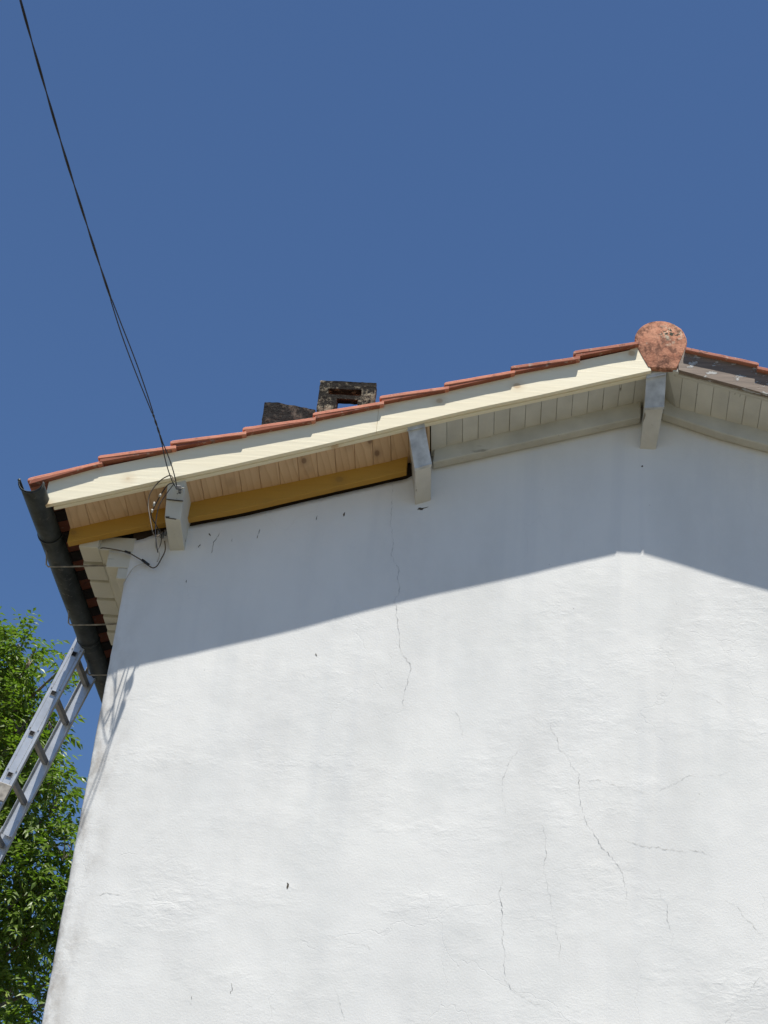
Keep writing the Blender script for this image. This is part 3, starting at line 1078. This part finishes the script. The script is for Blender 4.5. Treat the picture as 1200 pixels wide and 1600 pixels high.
def extrude_shell(bm, prof_o, prof_i, ys, wob=0.0):
    rows = []
    for y in ys:
        w1 = wob * noise.noise(Vector((0, y * 1.6, 0)))
        w2 = wob * noise.noise(Vector((5, y * 1.6, 0)))
        rows.append(([bm.verts.new((x + w1, y, z + w2)) for x, z in prof_o], [bm.verts.new((x + w1, y, z + w2)) for x, z in prof_i]))
    for (o0, i0), (o1, i1) in zip(rows, rows[1:]):
        for k in range(len(o0) - 1):
            bm.faces.new((o0[k], o0[k + 1], o1[k + 1], o1[k]))
            bm.faces.new((i0[k + 1], i0[k], i1[k], i1[k + 1]))
        bm.faces.new((o0[0], o1[0], i1[0], i0[0]))
        bm.faces.new((o0[-1], i0[-1], i1[-1], o1[-1]))
    for (o, i_) in (rows[0], rows[-1]):
        for k in range(len(o) - 1):
            bm.faces.new((o[k], i_[k], i_[k + 1], o[k + 1]))


joints = [Y0g, 0.02, 1.15, 2.9, 4.8, Y1g]
for a, b in zip(joints, joints[1:]):
    bm = bmesh.new()
    k = (joints.index(a) % 2) * 0.0015
    extrude_shell(bm, gprof(GR + k), gprof(GR - 0.002 + k), span(a, b + (0.03 if b < Y1g else 0), 0.1), 0.004)
    o = link('gutter_length', bm_mesh('gutter_length', bm), M_ZINC, gutter, smooth=True)
# rolled outer bead
bm = bmesh.new()
tube(bm, [(GX - GR + 0.004 * noise.noise(Vector((0, y * 1.6, 0))), y, GZ0 + 0.004 + 0.004 * noise.noise(Vector((5, y * 1.6, 0)))) for y in span(Y0g, Y1g, 0.1)], 0.008, 8)
link('gutter_bead', bm_mesh('gutter_bead', bm), M_ZINC, gutter, smooth=True)
# raised joint sleeves
for yy in (-0.465, 0.02, 1.15, 2.9):
    bm = bmesh.new()
    extrude_shell(bm, gprof(GR + 0.005), gprof(GR + 0.0005), [yy, yy + 0.012])
    link('joint_collar', bm_mesh('joint_collar', bm), M_ZINC, gutter)
# half end plate
bm = bmesh.new()
P = gprof(GR - 0.003)
v0 = [bm.verts.new((x, -0.36, z)) for x, z in P]
v1 = [bm.verts.new((x, -0.357, z)) for x, z in P]
bm.faces.new(v0)
bm.faces.new(v1[::-1])
for i in range(len(P)):
    j = (i + 1) % len(P)
    bm.faces.new((v0[i], v1[i], v1[j], v0[j]))
link('end_plate', bm_mesh('end_plate', bm), flat_mat('bright_zinc', (0.45, 0.46, 0.46), 0.5, 0.2), gutter, 'paler end plate inside the open gutter end')
# support rods
for yy in (0.15, 0.78, 1.38, 2.0, 2.65, 3.3):
    bm = bmesh.new()
    tube(bm, [(-0.474, yy - 0.035, -0.040), (-0.472, yy - 0.015, -0.07), (-0.469, yy, -0.108), (-0.458, yy + 0.003, -0.118), (-0.34, yy, -0.112), (-0.20, yy, -0.098), (-0.10, yy, -0.094)], 0.0045, 6)
    link('gutter_bracket', bm_mesh('gutter_bracket', bm), M_ROD, gutter, smooth=True)

# ------------------------------------------------------------------ concrete blocks lying on the roof
def lattice_block(name, xs_, zs_, holes, y0, y1, mat, label, fn=None, seed=0, amp=0.006, slump=0.0):
    """blocks from a fine lattice with through holes; surface roughened"""
    step = 0.0125
    nx, nz, ny = int(round((xs_[1] - xs_[0]) / step)), int(round((zs_[1] - zs_[0]) / step)), max(2, int(round((y1 - y0) / 0.02)))
    def solid(i, j):
        if i < 0 or j < 0 or i >= nx or j >= nz:
            return False
        x = xs_[0] + (i + .5) * step
        z = zs_[0] + (j + .5) * step
        for (a, b, c, d) in holes:
            if a < x < b and c < z < d:
                return False
        if fn and not fn(x, z):
            return False
        return True
    bm = bmesh.new()
    V = {}
    def gv(i, k, j):
        if (i, k, j) not in V:
            x, y, z = xs_[0] + i * step, y0 + (y1 - y0) * k / ny, zs_[0] + j * step
            for (a, b, c, d) in holes[1:]:
                if a - 0.01 < x < b + 0.01 and abs(z - d) < 0.008:
                    z += 0.55 * (y - y0)
            if slump:
                z -= slump * max(0, x - xs_[0] - 0.06) * (j / nz)
            p = Vector((x, y, z)) * 38 + Vector((seed, 0, 0))
            n_ = noise.noise_vector(p) * amp + noise.noise_vector(p * 2.7) * amp * 0.5
            V[(i, k, j)] = bm.verts.new((x + n_.x, y + n_.y, z + n_.z))
        return V[(i, k, j)]
    for i in range(nx):
        for j in range(nz):
            if not solid(i, j):
                continue
            bm.faces.new((gv(i, 0, j), gv(i + 1, 0, j), gv(i + 1, 0, j + 1), gv(i, 0, j + 1)))
            bm.faces.new((gv(i, ny, j), gv(i, ny, j + 1), gv(i + 1, ny, j + 1), gv(i + 1, ny, j)))
            for k in range(ny):
                if not solid(i - 1, j):
                    bm.faces.new((gv(i, k, j), gv(i, k, j + 1), gv(i, k + 1, j + 1), gv(i, k + 1, j)))
                if not solid(i + 1, j):
                    bm.faces.new((gv(i + 1, k, j), gv(i + 1, k + 1, j), gv(i + 1, k + 1, j + 1), gv(i + 1, k, j + 1)))
                if not solid(i, j - 1):
                    bm.faces.new((gv(i, k, j), gv(i, k + 1, j), gv(i + 1, k + 1, j), gv(i + 1, k, j)))
                if not solid(i, j + 1):
                    bm.faces.new((gv(i, k, j + 1), gv(i + 1, k, j + 1), gv(i + 1, k + 1, j + 1), gv(i, k + 1, j + 1)))
    return link(name, bm_mesh(name, bm), mat, None, label, 'concrete block', 'concrete blocks lying on the roof')


lattice_block('concrete_block', (0.912, 1.212), (0.632, 0.882), [(0.962, 1.138, 0.800, 0.838), (1.012, 1.125, 0.60, 0.764)], -0.25, -0.185, M_BLOCK,
              'upright hollow concrete block with a slot, speckled with lichen, standing on the roof tiles', seed=3, amp=0.0026)
lattice_block('concrete_block', (0.632, 0.905), (0.512, 0.722), [], -0.25, -0.06, M_BLOCK2,
              'lower dark concrete block with worn top, lying on the tiles left of the hollow one',
              slump=0.16, seed=9, amp=0.003)

# ------------------------------------------------------------------ overhead cable, clamp and wires
cable = empty('overhead_cable', (0.272, -0.50, 0.058), 'thin black twisted overhead cable running from the beam end up into the sky', 'cable')
CP = [(0.274, -0.375, 0.078), (0.273, -0.43, 0.066), (0.272, -0.503, 0.062), (0.236, -0.894, 0.115), (0.202, -1.223, 0.142), (0.168, -1.57, 0.160), (0.138, -1.887, 0.190), (0.108, -2.19, 0.232),
      (0.074, -2.548, 0.283), (0.040, -2.896, 0.350), (0.007, -3.236, 0.425), (-0.06, -4.0, 0.60), (-0.16, -5.0, 0.88), (-0.36, -7.0, 1.50), (-0.66, -10, 2.5), (-1.2, -15, 4.3), (-1.8, -20, 6.2)]


def cat(pts, n):
    pts = [Vector(p) for p in pts]
    out = []
    for i in range(len(pts) - 1):
        p0, p1, p2, p3 = pts[max(0, i - 1)], pts[i], pts[i + 1], pts[min(len(pts) - 1, i + 2)]
        for k in range(n):
            t = k / n
            out.append(0.5 * ((2 * p1) + (p2 - p0) * t + (2 * p0 - 5 * p1 + 4 * p2 - p3) * t * t + (3 * p1 - p0 - 3 * p2 + p3) * t ** 3))
    out.append(pts[-1])
    return out


CC = cat(CP, 16)
for s_ in (0, 1):
    bm = bmesh.new()
    P = []
    for i, p in enumerate(CC):
        yy = -p.y
        sep = 0.0027
        ph = 2 * math.pi * yy / 0.45
        if yy < 0.74:
            sep = 0.0027 + 0.009 * max(0, math.sin(math.pi * (yy - 0.38) / 0.36))
            ph = 0.2
        elif yy < 0.95:
            ph = 2 * math.pi * yy / 0.11
        elif yy < 1.75:
            # the two strands hang apart here
            sep = 0.0027 + 0.007 * math.sin(math.pi * (yy - 0.95) / 0.80)
            ph = 0.3 + 0.25 * yy
        a = ph + math.pi * s_
        q = p + Vector((sep * math.cos(a), 0, sep * math.sin(a)))
        P.append(q)
    tube(bm, P, 0.0029, 6)
    link('cable_strand', bm_mesh('cable_strand', bm), M_BLACKW, cable, smooth=True)

clamp = empty('cable_clamp', (0.27, -0.31, 0.12), 'dark wedge clamp and hook anchoring the overhead cable to the cracked beam end', 'clamp')
bm = bmesh.new()
ca, cb2 = Vector((0.272, -0.375, 0.085)), Vector((0.273, -0.47, 0.066))
hexa(bm, [(0.264, -0.345, 0.084), (0.264, -0.345, 0.112), (0.268, -0.395, 0.066), (0.268, -0.395, 0.080), (0.288, -0.345, 0.084), (0.288, -0.345, 0.112), (0.280, -0.395, 0.066), (0.280, -0.395, 0.080)], 0.003)
link('clamp_body', bm_mesh('clamp_body', bm), M_GREYM, clamp)
bm = bmesh.new()
tube(bm, cat([(0.276, -0.357, 0.094), (0.268, -0.335, 0.10), (0.262, -0.318, 0.108), (0.268, -0.302, 0.114), (0.280, -0.304, 0.112), (0.286, -0.32, 0.106), (0.276, -0.335, 0.10)], 5), 0.0035, 6)
tube(bm, cat([(0.274, -0.27, 0.118), (0.273, -0.300, 0.118), (0.274, -0.318, 0.104), (0.275, -0.31, 0.092)], 5), 0.0045, 6)
link('hook', bm_mesh('hook', bm), M_GREYM, clamp, smooth=True)
# taped bundle on top of the clamp
bm = bmesh.new()
for k in range(3):
    ax = 0.262 + 0.006 * (k % 3)
    tube(bm, cat([(ax - 0.008, -0.312, 0.118), (ax, -0.330 + 0.003 * k, 0.112 + 0.004 * k), (ax + 0.010, -0.322, 0.112 - 0.003 * k), (ax + 0.006, -0.306, 0.120 + 0.003 * k)], 4), 0.0032, 5)
link('wire_bundle', bm_mesh('wire_bundle', bm), M_BLACKW, clamp, smooth=True)


def wire(name, pts, r, mat, label, n=7):
    bm = bmesh.new()
    tube(bm, cat(pts, n), r * 0.8, 6)
    o = link(name, bm_mesh(name, bm), mat, None, label, 'wire', 'loose wires around the cracked beam end', smooth=True)
    return o


wire('loose_wire', [(0.262, -0.40, 0.098), (0.225, -0.35, 0.165), (0.168, -0.31, 0.157), (0.128, -0.30, 0.092), (0.122, -0.29, 0.030), (0.146, -0.30, -0.06), (0.180, -0.30, -0.160), (0.190, -0.24, -0.13), (0.185, -0.14, -0.05), (0.16, -0.06, 0.0)],
     0.0038, M_BRONZE, 'brown wire curving out to the left from the cable clamp and back behind the beam')
wire('loose_wire', [(0.258, -0.39, 0.095), (0.215, -0.33, 0.120), (0.175, -0.28, 0.085), (0.150, -0.26, 0.030), (0.135, -0.24, -0.01), (0.152, -0.16, -0.02), (0.15, -0.06, 0.005)],
     0.0036, M_BLACKW, 'inner black wire with pale sleeves hanging beside the cracked beam')
wire('loose_wire', [(0.258, -0.38, 0.095), (0.222, -0.345, 0.06), (0.190, -0.335, -0.02), (0.190, -0.32, -0.14), (0.215, -0.30, -0.255), (0.205, -0.25, -0.22), (0.19, -0.15, -0.12), (0.165, -0.06, -0.01)],
     0.0030, M_BLACKW, 'slack black wire sagging lowest in a long loop left of the cracked beam')
wire('wall_wire', [(-0.15, -0.026, -0.096), (-0.128, -0.03, -0.094), (-0.06, -0.022, -0.098), (0.0, -0.022, -0.111), (0.05, -0.022, -0.137), (0.094, -0.022, -0.163), (0.135, -0.024, -0.193), (0.160, -0.03, -0.188), (0.175, -0.03, -0.15), (0.190, -0.03, -0.09), (0.186, -0.06, -0.05)],
     0.0040, M_BRONZE, 'brown wire drooping along the wall from the corner cornice to the beam')
wire('wall_wire', [(0.095, -0.020, -0.168), (0.06, -0.018, -0.180), (0.035, -0.016, -0.205), (0.016, -0.016, -0.250), (0.002, -0.014, -0.30)],
     0.0032, M_WHITEW, 'pale wire slanting down to the wall corner under the cornice')
wire('wall_wire', [(0.150, -0.05, 0.004), (0.133, -0.03, -0.033), (0.140, -0.03, -0.075), (0.164, -0.03, -0.113), (0.160, -0.03, -0.16)],
     0.0042, M_WHITEW, 'short white wire hanging between the connectors and the brown wire loop')
conn = empty('wire_connector', (0.15, -0.05, 0.0), 'small grey connector pieces on the wall left of the cracked beam', 'connector')
for k, (x, y, z, r, L) in enumerate([(0.143, -0.045, 0.022, 0.009, 0.035), (0.163, -0.05, 0.004, 0.010, 0.032), (0.178, -0.05, 0.018, 0.008, 0.03)]):
    bm = bmesh.new()
    tube(bm, [(x, y, z), (x + 0.004, y - 0.004, z - L * 0.5), (x + 0.002, y, z - L)], r, 8)
    link('connector', bm_mesh('connector', bm), M_GREYM, conn, smooth=True)
bm = bmesh.new()
tube(bm, [(0.078, -0.024, -0.150), (0.100, -0.024, -0.166), (0.118, -0.024, -0.178)], 0.0075, 8)
tube(bm, [(-0.02, -0.024, -0.104), (0.010, -0.024, -0.114)], 0.0065, 8)
sp = link('wire_splice', bm_mesh('wire_splice', bm), M_BLACKW, None, 'black taped splices on the drooping brown wall wire', 'wire splice', smooth=True)
for k, (a, b) in enumerate([((0.150, -0.272, 0.050), (0.146, -0.265, 0.028)), ((0.143, -0.262, 0.012), (0.14, -0.255, -0.004)), ((0.178, -0.285, 0.092), (0.170, -0.28, 0.078))]):
    bm = bmesh.new()
    tube(bm, [a, b], 0.006, 8)
    link('wire_sleeve', bm_mesh('wire_sleeve', bm), M_WHITEW, conn, smooth=True)

# ------------------------------------------------------------------ ladder
lad = empty('extension_ladder', (-2.3, 1.4, GZ), 'aluminium extension ladder leaning on the gutter at the left edge of the house', 'ladder')
LDIR = Vector((0.291, 0, 1.0)).normalized()
LP0 = Vector((-0.560, 1.2, 0.0))
LN = Vector((1.0, 0, -0.291)).normalized()     # towards the house, across the rail depth
# shift so the rail's house side touches the gutter bead
LC = Vector((-0.515, 1.2, -0.084)) + LN * -0.004


def lpt(s, a, y):
    """s along ladder from the reference rung, a across the rail, y world"""
    return LC + LDIR * s + LN * a + Vector((0, y - 1.2, 0))


def rail(y, t, s0, s1, hw, mat, nm='rail', inner=1):
    """C section rail: web plus two flanges turned to the inside"""
    bm = bmesh.new()
    def bx(a0, a1, y0, y1):
        P = [lpt(s, a, yy) for s in (s0, s1) for yy in (y0, y1) for a in (a0, a1)]
        hexa(bm, P, 0.0012)
    bx(-hw, hw, y, y + t * inner)
    bx(-hw, -hw + 0.004, y + t * inner * 1.02, y + 0.026 * inner)
    bx(hw - 0.004, hw, y + t * inner * 1.02, y + 0.026 * inner)
    # shallow ridges along the web
    for a in (-hw * 0.55, hw * 0.55):
        bx(a - 0.0012, a + 0.0012, y - 0.0007 * inner, y)
    return link(nm, bm_mesh(nm, bm), mat, lad)


YA, YB = 1.2, 1.585
rail(YA, 0.003, -1.02, 0.20, 0.040, M_ALU, inner=1)
rail(YB, 0.003, -1.02, 0.20, 0.040, M_ALU, inner=-1)
PIT = 0.2685
for k in range(-3, 1):
    s = k * PIT
    bm = bmesh.new()
    for (a0, a1, s0, s1) in ((-0.015, 0.015, 0.0125, 0.015), (-0.015, 0.015, -0.015, -0.0125), (-0.015, -0.0125, -0.0125, 0.0125), (0.0125, 0.015, -0.0125, 0.0125)):
        hexa(bm, [lpt(s + ss, a, yy) for ss in (s0, s1) for yy in (YA - 0.005, YB + 0.005) for a in (a0, a1)])
    r_ = link('rung', bm_mesh('rung', bm), M_RUNG, lad)
    # near-black plate just inside the open tube, painting its shaded interior
    bm = bmesh.new()
    hexa(bm, [lpt(s + ss, a, yy) for ss in (-0.0125, 0.0125) for yy in (YA - 0.0035, YA + 0.02) for a in (-0.0125, 0.0125)])
    link('rung_hole_shade', bm_mesh('rung_hole_shade', bm), M_HOLE_SHADE, r_)
for k in range(-3, 1):
    for a in (-0.026, 0.026):
        for (yy, sg) in ((YA, -1),):
            bm = bmesh.new()
            p = lpt(k * PIT + 0.03, a, yy)
            tube(bm, [p, p + Vector((0, -0.003, 0))], 0.004, 8)
            link('rivet', bm_mesh('rivet', bm), M_RUNG, lad)
# guide bracket and the lower section
bm = bmesh.new()
hexa(bm, [lpt(s, a, yy) for s in (-0.965, -0.865) for yy in (YA - 0.012, YA - 0.003) for a in (-0.052, 0.046)], 0.002)
hexa(bm, [lpt(s, a, yy) for s in (-0.965, -0.865) for yy in (YA - 0.012, YA + 0.03) for a in (-0.058, -0.053)], 0.001)
link('guide_bracket', bm_mesh('guide_bracket', bm), M_ROD, lad, 'worn pale guide bracket')


def rail2(y, s0, s1, inner):
    bm = bmesh.new()
    def bx(a0, a1, y0, y1):
        hexa(bm, [lpt(s, a, yy) for s in (s0, s1) for yy in (y0, y1) for a in (a0, a1)], 0.0012)
    c = -0.012
    bx(c - 0.045, c + 0.045, y, y + 0.003 * inner)
    bx(c - 0.045, c - 0.041, y + 0.0031 * inner, y + 0.028 * inner)
    bx(c + 0.041, c + 0.045, y + 0.0031 * inner, y + 0.028 * inner)
    return link('rail', bm_mesh('rail', bm), M_ALU, lad, 'rail of the lower section')


SB = -(0.084 * 0 + (LC.z - GZ)) / LDIR.z
rail2(YA - 0.034, SB, -0.975, 1)
rail2(YB + 0.034, SB, -0.975, -1)
k = -4
while k * PIT > SB + 0.15:
    s = k * PIT
    bm = bmesh.new()
    hexa(bm, [lpt(s + ss, a, yy) for ss in (-0.015, 0.015) for yy in (YA - 0.036, YB + 0.036) for a in (-0.027, 0.003)], 0.002)
    link('rung', bm_mesh('rung', bm), M_RUNG, lad)
    k -= 1

# ------------------------------------------------------------------ tree
def build_tree(name, base, label, clumps, seed, twigs, dens=1.0, spray=0.30):
    rnd = random.Random(seed)
    t = empty(name, base, label, 'tree')
    B = Vector(base)
    bm = bmesh.new()
    top = Vector(twigs['top'])
    TP = [B + (top - B) * (i / 8) + Vector((0.12 * math.sin(i * 1.3), 0.1 * math.cos(i * 1.7), 0)) * (1 if 0 < i < 8 else 0) for i in range(9)]
    tube(bm, TP, twigs['r'], 10, True, 0.02)
    link('trunk', bm_mesh('trunk', bm), M_BARK, t, smooth=True)
    v, f, tone = [], [], []
    UPV = Vector((0, 0, 1))
    for ci, (c, r) in enumerate(clumps):
        c = Vector(c)
        r = Vector(r)
        # a limb from the trunk to the clump, forking inside
        if c.z - B.z > 3:
            tt = min(0.95, max(0.25, (c.z - 0.9 - B.z) / (top.z - B.z)))
            i_ = tt * 8
            s0 = TP[int(i_)].lerp(TP[min(8, int(i_) + 1)], i_ - int(i_))
            mid = s0.lerp(c, 0.5) + Vector((0, 0, -0.15))
            bm = bmesh.new()
            tube(bm, cat([s0, mid, c + Vector((0, 0, -r.z * 0.2)), c + Vector((0, 0, r.z * 0.35))], 4), 0.032, 6, True, 0.003)
            for q in range(5):
                e = c + Vector((rnd.uniform(-1, 1) * r.x, rnd.uniform(-1, 1) * r.y, rnd.uniform(-0.6, 1) * r.z)) * 0.6
                mm = c.lerp(e, 0.5) + Vector((0, 0, 0.06))
                tube(bm, cat([c + Vector((0, 0, -r.z * 0.3)), mm, e], 3), 0.009, 5, True, 0.002)
            link('limb', bm_mesh('limb', bm), M_BARK, t, smooth=True)
        vol = r.x * r.y * r.z
        ns = int(dens * 150 * (vol ** 0.72) / (0.35 ** 2.16) * 0.35)
        ctone = rnd.uniform(-0.12, 0.12)
        for _ in range(ns):
            while True:
                d = Vector((rnd.uniform(-1, 1), rnd.uniform(-1, 1), rnd.uniform(-1, 1)))
                if 0.05 < d.length < 1:
                    break
            rad = d.length ** 0.5
            d = d.normalized()
            wob = 1 + 0.32 * noise.noise(Vector((d.x * 2.2 + ci * 3, d.y * 2.2, d.z * 2.2)))
            p = c + Vector((d.x * r.x, d.y * r.y, d.z * r.z)) * rad * wob
            # spray axis: outward, tip drooping
            ax = (d * 0.8 + Vector((rnd.uniform(-1, 1), rnd.uniform(-1, 1), rnd.uniform(-0.6, 0.7))) * 0.8).normalized()
            L = spray * rnd.uniform(0.6, 1.2)
            sid = ax.cross(UPV)
            if sid.length < 0.1:
                sid = Vector((1, 0, 0))
            sid.normalize()
            nl = 4
            for q in range(2 * nl + 1):
                fr = (q // 2 + 0.4) / nl
                if q == 2 * nl:
                    fr = 1.05
                    ld = ax + Vector((0, 0, -0.5))
                else:
                    sg = 1 if q % 2 else -1
                    ld = sid * sg + ax * 0.75 + Vector((0, 0, -0.35))
                ld = (ld.normalized() + Vector((rnd.uniform(-1, 1), rnd.uniform(-1, 1), rnd.uniform(-1, 1))) * 0.28).normalized()
                bp = p + ax * L * fr + Vector((0, 0, -0.25 * L * fr * fr))
                ll = rnd.uniform(0.065, 0.115)
                w = ll * rnd.uniform(0.19, 0.27)
                nrm = (UPV * rnd.uniform(0.3, 1.2) + Vector((rnd.uniform(-1, 1), rnd.uniform(-1, 1), 0)) * 0.7)
                wd = ld.cross(nrm)
                if wd.length < 0.05:
                    continue
                wd.normalize()
                nn = wd.cross(ld).normalized()
                o = len(v)
                mdl = bp + ld * ll * 0.45 - nn * w * 0.35
                tip = bp + ld * ll - Vector((0, 0, ll * 0.22))
                v += [bp, mdl + wd * w + nn * w * 0.5, mdl, mdl - wd * w + nn * w * 0.5, tip]
                f += [(o, o + 2, o + 1), (o, o + 3, o + 2), (o + 2, o + 4, o + 1), (o + 3, o + 4, o + 2)]
                tn = min(1, max(0, 0.45 + ctone + rnd.gauss(0, 0.16)))
                tone += [tn] * 5
    me = mesh('foliage', v, f)
    at = me.attributes.new('tone', 'FLOAT', 'POINT')
    at.data.foreach_set('value', tone[:len(me.vertices)])
    link('foliage', me, M_LEAF, t, kind='stuff')
    return t


# near edge of the crown follows the tree's outline (metres)
CL = [
    ((-3.62, 10.0, 4.52), (0.15, 0.2, 0.26)), ((-3.50, 10.0, 4.30), (0.17, 0.25, 0.30)), ((-3.95, 10.0, 4.38), (0.15, 0.25, 0.32)),
    ((-3.80, 10.0, 3.85), (0.34, 0.4, 0.42)), ((-3.42, 10.0, 3.55), (0.26, 0.35, 0.34)), ((-4.35, 10.3, 4.05), (0.5, 0.5, 0.5)),
    ((-3.60, 10.0, 3.10), (0.42, 0.45, 0.42)), ((-3.55, 10.0, 2.60), (0.36, 0.45, 0.40)), ((-3.30, 10.2, 3.20), (0.18, 0.3, 0.26)),
    ((-2.98, 10.1, 3.02), (0.13, 0.2, 0.22)), ((-2.90, 10.0, 2.62), (0.22, 0.3, 0.34)), ((-3.08, 10.2, 2.20), (0.34, 0.4, 0.36)),
    ((-2.66, 10.0, 2.12), (0.30, 0.35, 0.34)), ((-3.0, 10.0, 1.72), (0.45, 0.5, 0.40)), ((-2.62, 10.1, 1.55), (0.30, 0.4, 0.34)),
    ((-3.45, 10.2, 1.9), (0.40, 0.5, 0.5)), ((-2.95, 10.1, 1.22), (0.34, 0.4, 0.24)), ((-3.02, 10.2, 0.62), (0.22, 0.4, 0.22)), ((-2.62, 10.0, 0.50), (0.18, 0.3, 0.16)),
    ((-2.66, 10.0, 0.02), (0.30, 0.4, 0.20)), ((-3.2, 10.2, -0.1), (0.4, 0.5, 0.4)), ((-3.25, 10.4, 1.25), (0.3, 0.4, 0.35)),
    ((-3.04, 9.9, 4.30), (0.09, 0.12, 0.12)), ((-3.12, 10.0, 3.98), (0.10, 0.15, 0.12)), ((-3.12, 10.1, 3.62), (0.10, 0.15, 0.18)), ((-2.32, 10.2, 1.05), (0.25, 0.3, 0.28)),
    ((-2.40, 10.2, 0.25), (0.22, 0.3, 0.14)),
]
rc = random.Random(4)
for i in range(34):
    z = rc.uniform(-1.5, 4.8)
    wr = 1.9 * math.sqrt(max(0.05, 1 - ((z - 1.2) / 4.3) ** 2))
    a = rc.uniform(0, 2 * math.pi)
    rr = wr * math.sqrt(rc.random())
    x = -5.1 + rr * math.cos(a)
    if x > -3.75:
        x = -3.9
    CL.append(((x, 11.0 + rr * math.sin(a), z), (rc.uniform(0.4, 0.6), rc.uniform(0.4, 0.6), rc.uniform(0.35, 0.55))))
build_tree('leafy_tree', (-4.9, 11.0, GZ), 'tall green leafy tree behind the ladder at the left edge', CL, 3, {'top': (-4.6, 10.8, 4.0), 'r': 0.17}, dens=1.85)
